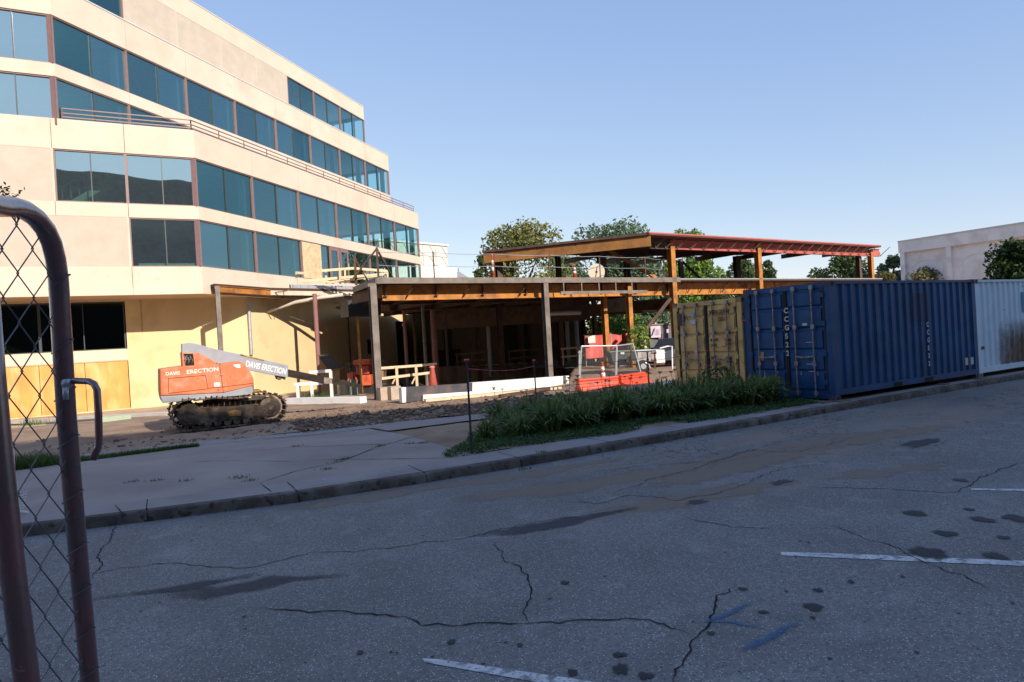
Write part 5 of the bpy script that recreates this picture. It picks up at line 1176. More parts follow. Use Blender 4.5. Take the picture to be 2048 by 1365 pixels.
for u, v, i, s_ in spots:
    o = protos[i] if first[i] else copy_tree(protos[i]); first[i] = False
    _row = int(round((v - fr_edge(u) - .12)/.62)); _rw = ('in the front row', 'in the second row', 'in the middle row', 'in the fourth row', 'in the back row')[max(0, min(4, _row))]
    _ps = 'near the leftmost stake' if u < 1.7 else 'right of the leftmost stake' if u < 2.8 else 'below the left red barrier' if u < 3.9 else 'below the right red barrier' if u < 5.0 else 'in front of the yellow container' if u < 6.3 else 'beside the blue container doors'
    o['label'] = ('day lily clump', 'flowering day lily clump', 'tall day lily clump')[i] + ' ' + _rw + ' ' + _ps
    if (u, v) == spots[0][:2]: o['label'] = 'lone small day lily clump at the left tip of the kerbside bed'
    o.location = W(u, v); o.rotation_euler = (0, 0, rr2.uniform(0, 6.28)); o.scale = (s_, s_, s_*rr2.uniform(.9, 1.1))
_by = {}
for _o in [o for o in bpy.data.objects if o.get('group') == 'day lilies in the kerbside bed' and o.parent is None]: _by.setdefault(_o['label'], []).append(_o)
for _l, _os in _by.items():
    if len(_os) > 1:
        _os.sort(key=lambda o: UV(o.location)[0])
        for _o, _w in zip(_os, ('leftmost', 'rightmost') if len(_os) == 2 else ('leftmost', 'central', 'rightmost', 'farthest')): _o['label'] = _w + ' ' + _l
# bigger weedy plants near the containers
def bushy(name, p, n, rx, rz, ls, mt, lab, cat='plant', z0=.1, seed=1, ry=None, group=None):
    rr = random.Random(seed); b = MB()
    for k in range(n):
        a = rr.uniform(0, 6.283); q = rr.random()**.45; zz = rr.random(); x, y, z = rx*q*math.cos(a)*(1-.4*zz), (ry or rx)*q*math.sin(a)*(1-.4*zz), z0 + rz*zz
        c = Vector(p) + Vector((x, y, z)); leaf(b, c, ls*rr.uniform(.6, 1.3), rr, max(0, min(1, rr.gauss(.5, .25))))
    s_ = MB(); o = empty(name, tuple(p), lab, cat, group); b.build('foliage', mt, o)
    for k in range(5): a = rr.uniform(0, 6.28); s_.tube([p, Vector(p) + Vector((rx*.5*math.cos(a), (ry or rx)*.5*math.sin(a), z0 + rz*.8))], .012, 5)
    s_.build('stem', stem, o); return o
def leaf(b, c, s_, rr, tone):
    n_ = Vector((rr.gauss(0, 1), rr.gauss(0, 1), rr.gauss(.5, 1))).normalized(); x = n_.orthogonal().normalized(); x = Matrix.Rotation(rr.uniform(0, 6.28), 3, n_) @ x; y = n_.cross(x)
    b.quad(c - x*s_, c - y*s_*.5, c + x*s_, c + y*s_*.5, tone)
lf_mid = leafmat('weed_leaf', (.03, .07, .015), (.09, .16, .04))
bushy('leafy_weed', W(6.6, 2.5), 420, .38, .72, .035, lf_mid, 'tall leafy weed in front of the yellow container', seed=4)
bushy('broadleaf_weed', W(6.95, 2.25), 26, .3, .85, .11, lf_mid, 'weed with very broad leaves between the two container doors', seed=5)
bushy('leafy_weed', W(7.35, 1.5), 260, .4, .45, .04, lf_dark, 'low weed at the foot of the blue container doors', seed=6)
# creeping ground cover and grass (nobody could count it)
def cover(name, region, n, ls, mt, h, lab, seed=1):
    rr = random.Random(seed); b = MB(); k = 0; tries = 0
    while k < n and tries < n*12:
        tries += 1; u, v, ok = region(rr)
        if not ok: continue
        p = W(u, v); p.z += rr.uniform(.0, h); leaf(b, p, ls*rr.uniform(.5, 1.3), rr, max(0, min(1, rr.gauss(.45, .25)))); k += 1
    return b.build(name, mt, kind='stuff', label=lab, cat='ground cover')
def reg(rr):
    u = rr.uniform(-.75, 7.6); v = rr.uniform(.5, 3.0); e = bedv(max(u, -.2)) + .06 + (.4 if 2.9 < u < 3.9 else 0)
    nn_ = noise.noise(Vector((u*1.6, v*1.6, 4))); top_ = interp(u, [-.75, 0, .5, 7.6], [1.0, 1.7, 2.6, 2.0])
    return u, v, (e + .05*nn_*3 < v < top_) and nn_ > -.42
cover('ground_cover', reg, 26000, .026, lf_cov, .09, 'creeping dark green ground cover along the front of the day lilies', 2)
def bladecover(name, region, n, h, mt, lab, seed):
    rr = random.Random(seed); b = MB(); k = 0; tr_ = 0
    while k < n and tr_ < n*20:
        tr_ += 1; u, v, ok, s_ = region(rr)
        if not ok: continue
        p = W(u, v); a = rr.uniform(0, 6.28); d = Vector((math.cos(a), math.sin(a), 0)); L_ = h*s_*rr.uniform(.5, 1.2); w_ = .004 + h*.012
        q = p + Vector((rr.gauss(0, .25)*L_, rr.gauss(0, .25)*L_, L_)); b.tri(p - d*w_, p + d*w_, q, rr.random()); k += 1
    return b.build(name, mt, kind='stuff', label=lab, cat='grass')
gp1, gp2 = UV(G(60, 960)), UV(G(330, 905))
def reg2(rr):
    u = rr.uniform(-9.5, -3.6); vc = strip_in(u) - interp(u, [-9.5, -5.6, -3.6], [.55, .35, .12]); wv = interp(u, [-9.5, -6.2, -5.4, -3.6], [.55, .4, .2, .06])
    v = vc + rr.uniform(-wv, wv); return u, v, noise.noise(Vector((u*1.5, v*2, 2))) > -.3, interp(u, [-7, -6.2, -5.5], [1, .9, .3])
bladecover('grass_verge', reg2, 7000, .28, leafmat('grass_leaf', (.04, .09, .015), (.12, .19, .04)), 'bright green grass verge beside the driveway behind the gate', 3)
tufts = [G(x, y) for x, y in ((262, 965), (310, 962), (372, 962), (475, 955), (480, 958), (690, 918), (760, 893), (595, 893), (1085, 905), (820, 888), (845, 887), (900, 865), (655, 939), (670, 925), (1045, 938), (1050, 940), (500, 962))]
tuv = [UV(p) for p in tufts]
def reg3(rr):
    u, v = rr.choice(tuv); return u + rr.gauss(0, .06), v + rr.gauss(0, .03), True, 1.
bladecover('weed_tufts', reg3, 600, .04, MATS['grass_leaf'], 'small weed tufts growing in the pavement joints', 4)
sg = [G(x, y) for x, y in ((630, 790), (620, 800), (650, 795), (50, 845), (70, 850), (780, 790))]; suv = [UV(p) for p in sg]
def reg4(rr):
    u, v = rr.choice(suv); return u + rr.gauss(0, .25), v + rr.gauss(0, .2), True, 1.
bladecover('site_weeds', reg4, 900, .3, MATS['grass_leaf'], 'weeds growing on the sunlit site near the office wall', 5)

# ------------------------------------------------------------ trees
bark = mat('bark', (.07, .055, .045), .9, .25, 4., .3, 20)
def tree(lab, px, top, bot_, D, wpx, cols_, blobs=16, n=5200, ls=.22, seed=1, name='broadleaf_tree', trunk=True, shape=1., group='trees beyond the building site'):
    rr = random.Random(seed); top += 16 if top < 470 else 8; ptop = atd(px, top, D); pb = atd(px, bot_, D); H = ptop.z - pb.z; g = -1.
    R0 = wpx/2/F_PX*D; cz = pb.z
    mt = MATS.get(cols_[0]) or leafmat(*cols_)
    o = empty(name, (ptop.x, ptop.y, g), lab, 'tree', group)
    cs = []
    for k in range(blobs):
        zz = rr.random(); a = rr.uniform(0, 6.283); env = math.sin(math.pi*min(1, (.18 + zz*.82)))**.6*shape if zz > .12 else .8
        q = R0*env*rr.uniform(.25, .8); br = R0*rr.uniform(.24, .42); c = Vector((ptop.x + q*math.cos(a), ptop.y + q*math.sin(a)*.8, cz + max(br*.3, min(H-br*.8, H*zz)))); cs.append((c, br))
    cs.append((Vector((ptop.x, ptop.y, ptop.z - R0*.3)), R0*.3))
    b = MB()
    for k in range(n):
        c, br = rr.choice(cs); d = Vector((rr.gauss(0, 1), rr.gauss(0, 1), rr.gauss(0, 1))).normalized(); q = br*(1 - abs(rr.gauss(0, .22)))
        q *= 1 + .35*noise.noise(c*.7 + d*2.2)
        leaf(b, c + d*q, ls*rr.uniform(.6, 1.3), rr, max(0, min(1, rr.gauss(.5, .22))))
    b.build('crown', mt, o)
    t = MB(); base = Vector((ptop.x, ptop.y, g)); midp = Vector((ptop.x + rr.uniform(-.3, .3), ptop.y, cz + H*.25)); t.tube([base, base.lerp(midp, .6), midp], [R0*.11+.1, R0*.08+.07, R0*.06+.05], 8)
    t.build('trunk', bark, o)
    t = MB()
    for c, br in cs[:9]: t.tube([midp, midp.lerp(c, .5) + Vector((0, 0, .2)), c], [R0*.04+.04, .06, .03], 6)
    t.build('limbs', bark, o); return o
YG = ('leaf_yellow_green', (.12, .135, .035), (.27, .27, .09)); BG = ('leaf_blue_green', (.08, .13, .075), (.18, .25, .14)); LG = ('leaf_light_green', (.10, .18, .03), (.25, .38, .08)); DG_ = ('leaf_dark_green', (.055, .09, .035), (.14, .19, .07)); DD = ('leaf_deep_green', (.014, .034, .008), (.045, .08, .018)); OL = ('leaf_olive_dry', (.13, .13, .055), (.25, .23, .11))
tree('large yellow green tree rising behind the left end of the steel roof', 1046, 438, 620, 62, 225, YG, 34, 10000, .21, 1)
tree('dark drooping tree low at the left of the large yellow green tree', 968, 505, 600, 60, 60, ('leaf_dark_green', DG_[1], DG_[2]), 9, 2200, .2, 2)
tree('tall blue green tree above the middle of the steel roof', 1212, 434, 600, 82, 225, BG, 24, 8000, .25, 3)
tree('pale tree behind the right of the roof corner', 1375, 450, 600, 75, 130, LG, 14, 4500, .24, 4)
tree('blue green tree seen through the roof posts left of the cable reel', 1130, 505, 620, 66, 130, BG, 14, 4200, .22, 5)
tree('dark blue green tree seen through the roof posts right of the cable reel', 1290, 498, 640, 60, 120, BG, 14, 4600, .2, 6)
tree('bright light green tree seen through the frame at the tall orange column', 1400, 508, 620, 58, 120, LG, 18, 5600, .19, 7)
tree('dark round pine left of the middle orange column', 1490, 510, 600, 70, 105, DG_, 12, 3600, .2, 8)
tree('dark pine right of the middle orange column', 1535, 512, 585, 72, 55, DG_, 8, 2000, .2, 9)
tree('broad dark green tree under the right end of the red beam', 1682, 500, 620, 66, 140, ('leaf_dark_green', DG_[1], DG_[2]), 22, 6500, .2, 10)
tree('green tree between the last steel column and the pale building', 1785, 506, 620, 64, 75, BG, 12, 3200, .2, 11)
tree('olive dry shrub row in front of the pale building', 1850, 531, 620, 58, 130, OL, 16, 4200, .17, 12)
tree('small olive tree beside the pale building corner', 1770, 538, 620, 56, 60, OL, 8, 1800, .16, 15)
tree('dark dense green tree behind the pale blue container at the right edge', 2020, 480, 620, 34, 155, DD, 22, 8000, .13, 13)
tree('green tree low behind the drop beam right of the small orange columns', 1300, 590, 720, 52, 110, BG, 14, 4200, .17, 14)
tree('dark tree between the small orange columns and the annex wall', 1200, 650, 720, 62, 90, DG_, 10, 2600, .18, 16)
tree('dark tree below the deck right of the diagonal brace', 1440, 560, 680, 56, 110, DG_, 12, 3000, .18, 17)
tree('blue green tree seen between the cable reel and the diagonal brace', 1245, 500, 640, 64, 120, BG, 14, 4600, .2, 26)
tree('dark tree far behind the small orange columns', 1235, 585, 700, 66, 150, DG_, 14, 4200, .2, 27)
tree('dark tree mass low behind the middle of the frame', 1330, 560, 690, 68, 150, BG, 14, 4200, .22, 28)
bushy('leafy_shrub', atd(1280, 712, 31.5) , 500, .75, 1.5, .09, MATS['leaf_light_green'], 'rounded light green shrub in front of the red fence beside the tall delineator', 'shrub', 0, 21)
for i, (x, y, r) in enumerate(((1190, 672, 1.), (1222, 672, 1.2), (1262, 668, 1.4))):
    p = atd(x, y, 50); bushy('leafy_shrub', p, 380, r, 1.4, .16, MATS['leaf_light_green'], ('low shrub above the left part of the red fence', 'low shrub above the middle of the red fence', 'low shrub above the right part of the red fence')[i], 'shrub', 0, 30+i)
# twig entering at the left edge
b = MB(); rr3 = random.Random(9); tw = empty('small_tree', tuple(atd(-60, 760, 9.)), 'thin twigs with small brown leaves poking in at the left edge above the gate', 'tree')
l_ = MB()
base = atd(-60, 520, 9.); b.tube([atd(-60, 760, 9.), base], [.03, .02], 6)
for k in range(9):
    tip = atd(rr3.uniform(0, 44), rr3.uniform(370, 402), 9. + rr3.uniform(-.3, .3)); mid_ = base.lerp(tip, .6) + Vector((0, 0, .06)); b.tube([base, mid_, tip], [.012, .006, .002], 5)
    for j in range(14): c = mid_.lerp(tip, rr3.uniform(.1, 1.05)) + Vector((rr3.gauss(0, .02), rr3.gauss(0, .02), rr3.gauss(0, .02))); leaf(l_, c, .03, rr3, rr3.random())
b.build('branches', bark, tw); l_.build('foliage', leafmat('brown_leaf', (.10, .07, .03), (.18, .14, .06)), tw)

# ------------------------------------------------------------ far buildings
wht = mat('pale_rendered_wall', (.82, .76, .74), .9, .08, .6, .2, 10, c2=(.66, .6, .57), c2t=.62, c2w=.1, c2s=.8)
pb_ = empty('pale_blind_building', (37, 58, -.5), 'pale windowless building with blind arches at the right edge', 'building')
t0 = atd(1798, 485, 60); e_ = dr(149.4); n_ = Vector((-e_.y, e_.x, 0)); n_ = n_ if n_.dot(Vector((0, 0, 0)) - t0) > 0 else -n_
# n_ points to the face seen (towards -x side)
if n_.x > 0: n_ = -n_
def PB(u, d, z): q = t0 + e_*u + n_*d; q.z = z; return q
def pbox(b, u0, u1, d0, d1, z0, z1): return b.prism([PB(u0, d0, z0), PB(u1, d0, z0), PB(u1, d1, z0), PB(u0, d1, z0)], (0, 0, z1-z0))
TZ = t0.z
b = MB(); pbox(b, 0, 34, -12, -.35, -.6, TZ-.05); b.build('wall', wht, pb_)
b = MB(); pbox(b, -.1, 34, -12, .0, TZ-1.0, TZ); b.build('parapet_band', wht, pb_)
b = MB(); pbox(b, -.12, 34, -12, .06, TZ, TZ+.12); b.build('coping', coping, pb_)
for k in range(9):
    u = [0, 3.9, 8.2, 12.7, 17, 21.4, 25.6, 29.8, 33.6][k]; b = MB(); pbox(b, u, u+.4, -.35, -.02, -.6, TZ-1.0); b.build('pilaster', wht, pb_)
    if k < 8:
        uc = (u + .4 + [3.9, 8.2, 12.7, 17, 21.4, 25.6, 29.8, 33.6][k])/2; wv = 1.35; b = MB(); pts = []
        for j in range(15): a = math.pi*j/14; pts.append((uc + wv*math.cos(a), TZ-2.6 + .8*math.sin(a)))
        outer = pts; inner = [(uc + (x-uc)*.9, TZ-2.6 + (z-TZ+2.6)*.86) for x, z in pts]
        for j in range(14): b.prism([PB(outer[j][0], -.34, outer[j][1]), PB(outer[j+1][0], -.34, outer[j+1][1]), PB(inner[j+1][0], -.34, inner[j+1][1]), PB(inner[j][0], -.34, inner[j][1])], n_*.04)
        for sx_ in (-1, 1): b.prism([PB(uc+sx_*wv, -.34, 0), PB(uc+sx_*wv*.9, -.34, 0), PB(uc+sx_*wv*.9, -.34, TZ-2.6), PB(uc+sx_*wv, -.34, TZ-2.6)], n_*.04)
        b.build('blind_arch', wht, pb_)
lat = mat('pale_lattice_wall', (.62, .60, .55), .8, .05, 2.); lat2 = mat('lattice_bar', (.5, .5, .47), .8, .05)
sb = empty('lattice_clad_building', tuple(atd(866, 700, 88)), 'small pale building with triangular cladding right of the office end', 'building')
a_, c_ = atd(832, 486, 88), atd(894, 493, 92); zb_ = atd(894, 536, 92).z
b = MB(); ev = Vector((c_.x-a_.x, c_.y-a_.y, 0)); L_ = ev.length; ev.normalize(); nv = Vector((-ev.y, ev.x, 0))
lo_ = Vector((a_.x, a_.y, 0)) - ev*6
def LP(u, d, z): q = lo_ + ev*u + nv*d; q.z = z; return q
b.prism([LP(0, 0, zb_), LP(L_+6, 0, zb_), LP(L_+6, 8, zb_), LP(0, 8, zb_)], (0, 0, c_.z - zb_)); b.build('wall', lat, sb)
b = MB(); b.prism([LP(0, -.3, -1), LP(L_+7.3, -.3, -1), LP(L_+7.3, 9, -1), LP(0, 9, -1)], (0, 0, zb_+1)); b.build('base_wall', whitep, sb)
b = MB(); b.prism([LP(-.2, -.2, c_.z), LP(L_+6.2, -.2, c_.z), LP(L_+6.2, 8.2, c_.z), LP(-.2, 8.2, c_.z)], (0, 0, .25)); b.build('roof_edge', coping, sb)
b = MB(); ph = (c_.z-zb_)/2
for k in range(5):
    u0_ = L_+6 - 2.2*(k+1)
    for j in range(2): b.bar(LP(u0_, -.05, zb_+j*ph), LP(u0_+1.1, -.05, zb_+(j+1)*ph), .09); b.bar(LP(u0_+1.1, -.05, zb_+(j+1)*ph), LP(u0_+2.2, -.05, zb_+j*ph), .09)
    b.bar(LP(u0_, -.05, zb_), LP(u0_, -.05, c_.z), .08)
b.bar(LP(0, -.05, zb_+ph), LP(L_+6, -.05, zb_+ph), .08)
b.build('lattice', lat2, sb)
hr = empty('gabled_house', tuple(atd(915, 700, 105)), 'far house whose grey pointed roof shows above the slab', 'house')
a_ = atd(917, 543, 105); b = MB(); w2 = 3.2; zb2 = a_.z - 2.4
base4 = [Vector((a_.x-w2, a_.y-w2, zb2)), Vector((a_.x+w2, a_.y-w2, zb2)), Vector((a_.x+w2, a_.y+w2, zb2)), Vector((a_.x-w2, a_.y+w2, zb2))]
for k in range(4): b.tri(base4[k], base4[(k+1) % 4], (a_.x, a_.y, a_.z))
b.build('roof', mat('grey_roof', (.28, .27, .28), .8, .1), hr); b = MB(); b.prism([Vector((p.x*1, p.y, -1)) for p in base4], (0, 0, zb2+1)); b.build('wall', wht, hr)
b = MB(); b.tube([(a_.x, a_.y, a_.z-.1), (a_.x, a_.y, a_.z+.5)], .05, 6); b.build('finial', rustd, hr)
pr_ = empty('low_brick_house', tuple(atd(1765, 700, 75)), 'low dark roof peeking between the last steel column and the trees', 'house')
a_ = atd(1730, 543, 75); b = MB(); b.cbox((a_.x+2.2, a_.y+3, -1), 5, 6, a_.z+.4); b.build('wall', mat('dull_brown_wall', (.16, .12, .10), .9, .1), pr_)
b = MB(); b.cbox((a_.x+2.2, a_.y+3, a_.z-.58), 5.6, 6.6, .2); b.build('roof', rustd, pr_)
pr2 = empty('distant_shed', tuple(atd(1610, 700, 80)), 'distant low roof line just above the blue container', 'house')
a_ = atd(1640, 557, 80); b = MB(); b.cbox((a_.x-3.5, a_.y+3, -1), 9, 6, a_.z+.6); b.build('wall', MATS['dull_brown_wall'], pr2); b = MB(); b.cbox((a_.x-3.5, a_.y+3, a_.z-.4), 9.6, 6.6, .25); b.build('roof', rustd, pr2)

# ------------------------------------------------------------ annex walls under the slab
ax = empty('annex_wall', (0, 50, -.9), 'shaded beige annex wall with dark pilasters deep under the steel deck', 'wall')
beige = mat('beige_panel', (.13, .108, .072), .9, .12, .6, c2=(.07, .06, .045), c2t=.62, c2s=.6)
w0, w1 = atd(862, 700, 52), atd(1173, 700, 50.5); w0.z = w1.z = -.95; ew = (w1-w0).normalized(); nw = Vector((ew.y, -ew.x, 0)); LW = (w1-w0).length
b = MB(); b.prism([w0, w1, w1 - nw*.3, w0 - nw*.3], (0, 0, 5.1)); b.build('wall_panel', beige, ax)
for px, wd in ((885, .5), (1003, 1.2), (1050, .3), (1118, .7), (1165, .35)):
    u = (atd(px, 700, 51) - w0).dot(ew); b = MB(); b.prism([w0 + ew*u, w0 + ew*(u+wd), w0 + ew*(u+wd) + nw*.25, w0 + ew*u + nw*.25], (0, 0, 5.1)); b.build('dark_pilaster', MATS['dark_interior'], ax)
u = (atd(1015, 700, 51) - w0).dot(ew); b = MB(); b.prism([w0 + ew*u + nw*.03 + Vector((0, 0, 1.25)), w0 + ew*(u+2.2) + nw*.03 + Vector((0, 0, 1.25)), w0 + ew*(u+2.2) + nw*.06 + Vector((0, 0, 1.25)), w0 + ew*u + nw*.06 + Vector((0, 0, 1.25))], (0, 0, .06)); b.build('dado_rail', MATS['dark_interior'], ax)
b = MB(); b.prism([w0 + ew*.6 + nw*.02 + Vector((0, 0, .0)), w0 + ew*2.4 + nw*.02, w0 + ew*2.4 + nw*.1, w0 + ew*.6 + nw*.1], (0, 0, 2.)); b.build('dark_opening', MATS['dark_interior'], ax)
for px in (978, 1136, 1155):
    t = atd(px, 690, 47); b = MB(); b.tube([(t.x, t.y, -1), (t.x, t.y, 3.9)], .14, 12); b.build('pale_pipe_column', mat('pale_pipe_grey', (.38, .40, .44), .6, .1), ax)
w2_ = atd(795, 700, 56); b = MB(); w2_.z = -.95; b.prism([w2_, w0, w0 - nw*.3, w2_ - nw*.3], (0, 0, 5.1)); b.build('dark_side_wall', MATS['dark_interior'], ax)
for i, (px, py, D) in enumerate(((1160, 702, 40), (1050, 720, 44), (945, 712, 44))):
    p = atd(px, 740, D); p.z = hgt(*UV(p)); o = empty('lumber_trestle', tuple(p), ('pale trestle under the slab near the mesh panel', 'low pale trestle under the slab against the annex wall', 'dark trestle under the slab near the annex pipe')[i], 'trestle')
    for z in (.55, 1.05): b = MB(); b.bar(p + Vector((-1.1, 0, z)), p + Vector((1.1, 0, z+.05)), .04, .12); b.build('rail', lumber if i == 0 else rustd, o)
    for dx in (-1, 0, 1): b = MB(); b.bar(p + Vector((dx, 0, 0)), p + Vector((dx, 0, 1.1)), .08); b.build('leg', lumber if i == 0 else rustd, o)

# ------------------------------------------------------------ foundation boards, kerbs, pipe, fill
fnd = empty('foundation_wall', tuple(G(970, 800)), 'long white foundation board with a dark membrane at its left end, in front of the slab', 'foundation')
blackm = mat('dark_membrane', (.055, .055, .065), .7, .25, 2, c2=(.16, .09, .06), c2t=.62, c2s=2)
fpl = G(845, 803); 
def FZ(x, y): return onv(x, y, fpl, FD2)
g1, g2 = G(845, 803), G(1130, 770); g2 = Vector((g2.x, g2.y, g2.z)); v_ = g2 - g1; FD2 = math.degrees(math.atan2(v_.x, v_.y))
FD2 = 56
fn_ = nrm(FD2)
def fpoly(pts, d0, d1, mt, nm):
    b = MB(); P = [onv(x, y, fpl, FD2) - fn_*d1 for x, y in pts]; b.prism(P, fn_*(d1-d0)); return b.build(nm, mt, fnd)
fpoly([(812, 775), (945, 767), (945, 790), (812, 805)], .02, .25, blackm, 'membrane')
fpoly([(803, 776), (812, 775), (812, 805), (805, 806)], .0, .25, whitep, 'end_board')
fpoly([(945, 766), (1126, 753), (1126, 771), (945, 789)], .0, .3, whitep, 'white_board'); fpoly([(1126, 753), (1132, 752.5), (1132, 771), (1126, 771)], .0, .3, blackm, 'membrane'); fpoly([(1132, 752), (1138, 752), (1138, 772), (1132, 772)], .0, .3, whitep, 'end_board')
fpoly([(843, 790), (946, 783), (946, 790), (843, 802)], -.15, -.02, whitep, 'front_board')
b = MB(); 
for (xa, ya), (xb, yb), mt_, nm_, w_, h_ in (((850, 806), (1120, 780), lumber, 'form_board', .3, .09), ((1000, 797), (1115, 780), rustd, 'form_board', .12, .1)):
    b = MB(); p, q = G(xa, ya), G(xb, yb); b.bar(p + Vector((0, 0, .08)), q + Vector((0, 0, .08)), w_, h_); b.build(nm_, mt_, fnd)
def kerbbar(x0, y0, x1, y1, w_, h_, mt, nm, lab, cat):
    p, q = G(x0, y0), G(x1, y1); b = MB(); b.bar(p + Vector((0, 0, h_/2-.03)), q + Vector((0, 0, h_/2-.03)), w_, h_); return b.build(nm, mt, label=lab, cat=cat)
kerbbar(578, 808, 727, 806, .35, .26, whitep, 'concrete_beam', 'white concrete beam lying on the ground right of the crane', 'concrete beam')
kerbbar(-60, 850, 345, 830, .5, .14, mat('pale_concrete', (.55, .50, .44), .85, .1, 2), 'concrete_beam', 'long pale concrete strip left of the crane', 'concrete beam')  # strip in its own pale concrete colour
kerbbar(203, 844, 262, 838, .18, .2, mat('pale_green_pipe', (.34, .42, .30), .6, .1), 'drain_channel', 'pale green pipe section on the ground left of the crane', 'pipe')
kerbbar(100, 848, 240, 838, .3, .10, mat('dark_plate', (.10, .09, .08), .7, .2), 'steel_plate', 'flat dark steel plate on the ground behind the gate', 'plate')
for i, (x0, x1, y0, y1) in enumerate(((762, 782, 776, 802), (783, 803, 774, 801))):
    p = G(x0, y1); q = onv(x1, y1, p, FD2); zt_ = onv(x0, y0, p, FD2).z; b = MB(); e = (q-p); e.z = 0; b.prism([p, p+e, p+e-fn_*.4, p-fn_*.4], (0, 0, zt_-p.z)); b.build('concrete_block', mat('tan_block', (.42, .34, .26), .9, .12, 5), label=('tan concrete block just right of the corner steel column', 'tan concrete block touching the left end of the white foundation board')[i], cat='concrete block')
p = G(707, 790); b = MB(); b.cbox(p, .35, .3, .75, ff); b.build('concrete_block', mat('green_grey_block', (.16, .20, .18), .8, .1), label='dark green block behind the white concrete beam', cat='concrete block')
# lumber railing under the slab, right of the corner column
lr = empty('lumber_railing', tuple(G(800, 772)), 'pale lumber railing with braces under the left end of the slab', 'railing')
pD = 27.5
for (xa, ya), (xb, yb) in (((760, 737), (845, 731)), ((760, 758), (868, 745))): b = MB(); b.bar(atd(xa, ya, pD), atd(xb, yb, pD+1.6), .05, .11); b.build('rail', lumber, lr)
b = MB(); b.bar(atd(845, 731, pD+1.2), atd(873, 728, pD+1.6), .05, .1); b.build('rail', rustd, lr)
for x, ya in ((793, 734), (832, 731)):
    t = atd(x, ya, pD+.5); b = MB(); b.bar((t.x, t.y, hgt(*UV(t))), t, .1); b.build('post', lumber, lr)
    c = atd(x-8, 768, pD+.5); b = MB(); b.bar(c, atd(x+1, 750, pD+.5), .06); b.build('brace', lumber, lr)
# white guard rail behind the boom
gr = empty('lumber_railing', tuple(G(640, 782)), 'white lumber railing behind the lowered crane boom', 'railing'); gD_ = 30.
for (xa, ya), (xb, yb) in (((618, 745), (662, 742)), ((588, 769), (645, 767))): b = MB(); b.bar(atd(xa, ya, gD_), atd(xb, yb, gD_), .06, .14); b.build('rail', whitep, gr)
for x, ya in ((661, 742), (595, 768), (622, 746)):
    t = atd(x, ya, gD_); b = MB(); b.bar((t.x, t.y, hgt(*UV(t))), t, .12); b.build('post', whitep, gr)
# wooden booth with sloping roof
bo = empty('wooden_booth', tuple(G(660, 778)), 'small brown booth with a steep dark roof beside the mauve post', 'booth'); bD = 36
def BPt(x, y, dD=0): return atd(x, y, bD+dD)
b = MB(); b.prism([BPt(636, 712), BPt(658, 712), BPt(681, 737), BPt(657, 739)], Vector((.3, 1.6, .02)).normalized()*.08 + Vector((0, 0, .05))); b.build('roof', mat('dark_shingle', (.07, .065, .06), .9, .2, 8), bo)
gz_ = hgt(*UV(BPt(660, 770))); 
b = MB(); P0, P1_, P2 = BPt(638, 715, .1), BPt(656, 739, .1), BPt(679, 738, .1)
b.prism([Vector((P0.x, P0.y, gz_)), Vector((P1_.x, P1_.y, gz_)), P1_, P0], (0, 1.2, 0)); b.prism([Vector((P1_.x+.02, P1_.y, gz_)), Vector((P2.x, P2.y, gz_)), P2, Vector((P1_.x+.02, P1_.y, P1_.z))], (0, 1.2, 0)); b.build('wall', mat('brown_plywood', (.36, .2, .07), .8, .15, 3), bo)
for i, (x, w_, h_) in enumerate(((683, .35, .75), (692, .3, .7))):
    p = atd(x, 775, 34); p.z = hgt(*UV(p)); b = MB(); b.cbox(p, w_, .4, h_, ff); b.build('stacked_block', mat('pale_block', (.55, .48, .3), .9, .15, 4), label=('pale block pile right of the booth, left one of two', 'pale block pile right of the booth, right one of two')[i], cat='block')
# orange man lift
ml = empty('boom_lift', tuple(G(735, 783)), 'orange lift with a railed basket behind the thin orange post', 'lift'); mD = 31.5
p = atd(738, 783, mD); p.z = hgt(*UV(p)) + .12
lor = mat('lift_orange', (.62, .11, .045), .5, .12, 3, c2=(.35, .06, .03), c2t=.62, c2s=4)
def lb(x0, x1, y0, y1, dd_, nm, mt, dep=.6): 
    a, c = atd(x0, y1, mD+dd_), atd(x1, y0, mD+dd_); b = MB(); b.prism([a, Vector((c.x, c.y, a.z)), Vector((c.x, c.y+dep, a.z)), Vector((a.x, a.y+dep, a.z))], (0, 0, c.z-a.z)); return b.build(nm, mt, ml, bevel=.03)
lb(707, 739, 719, 731, 0, 'counterweight', lor, 1.); lb(712, 737, 731, 750, .1, 'turret', mat('lift_dark_red', (.36, .06, .05), .5, .15), .8); lb(725, 741, 750, 772, 0, 'engine_cover', lor); lb(695, 706, 746, 764, .1, 'fuel_box', lor); lb(706, 712, 746, 768, .2, 'frame_box', mat('lift_dark_red', (.36, .06, .05)), .5); lb(752, 766, 742, 758, .2, 'side_box', mat('lift_brown', (.3, .16, .08), .7, .2)); lb(697, 762, 770, 778, .3, 'chassis', rustd, 1.2)
b = MB()
for x in (692, 700, 706, 762, 768, 772): b.bar(atd(x, 727, mD+.4), atd(x, 770, mD+.4), .035)
for y in (727, 731): b.bar(atd(691, y, mD+.4), atd(708, y-2, mD+.4), .035); b.bar(atd(755, y-6, mD+.4), atd(774, y-6, mD+.4), .035)
b.build('basket_rail', rustd, ml)
for x in (703, 752): b = MB(); a = atd(x, 778, mD+.2); b.tube([a, a + Vector((0, .3, 0))], .28, 16); b.build('wheel', MATS['black_cord'], ml)

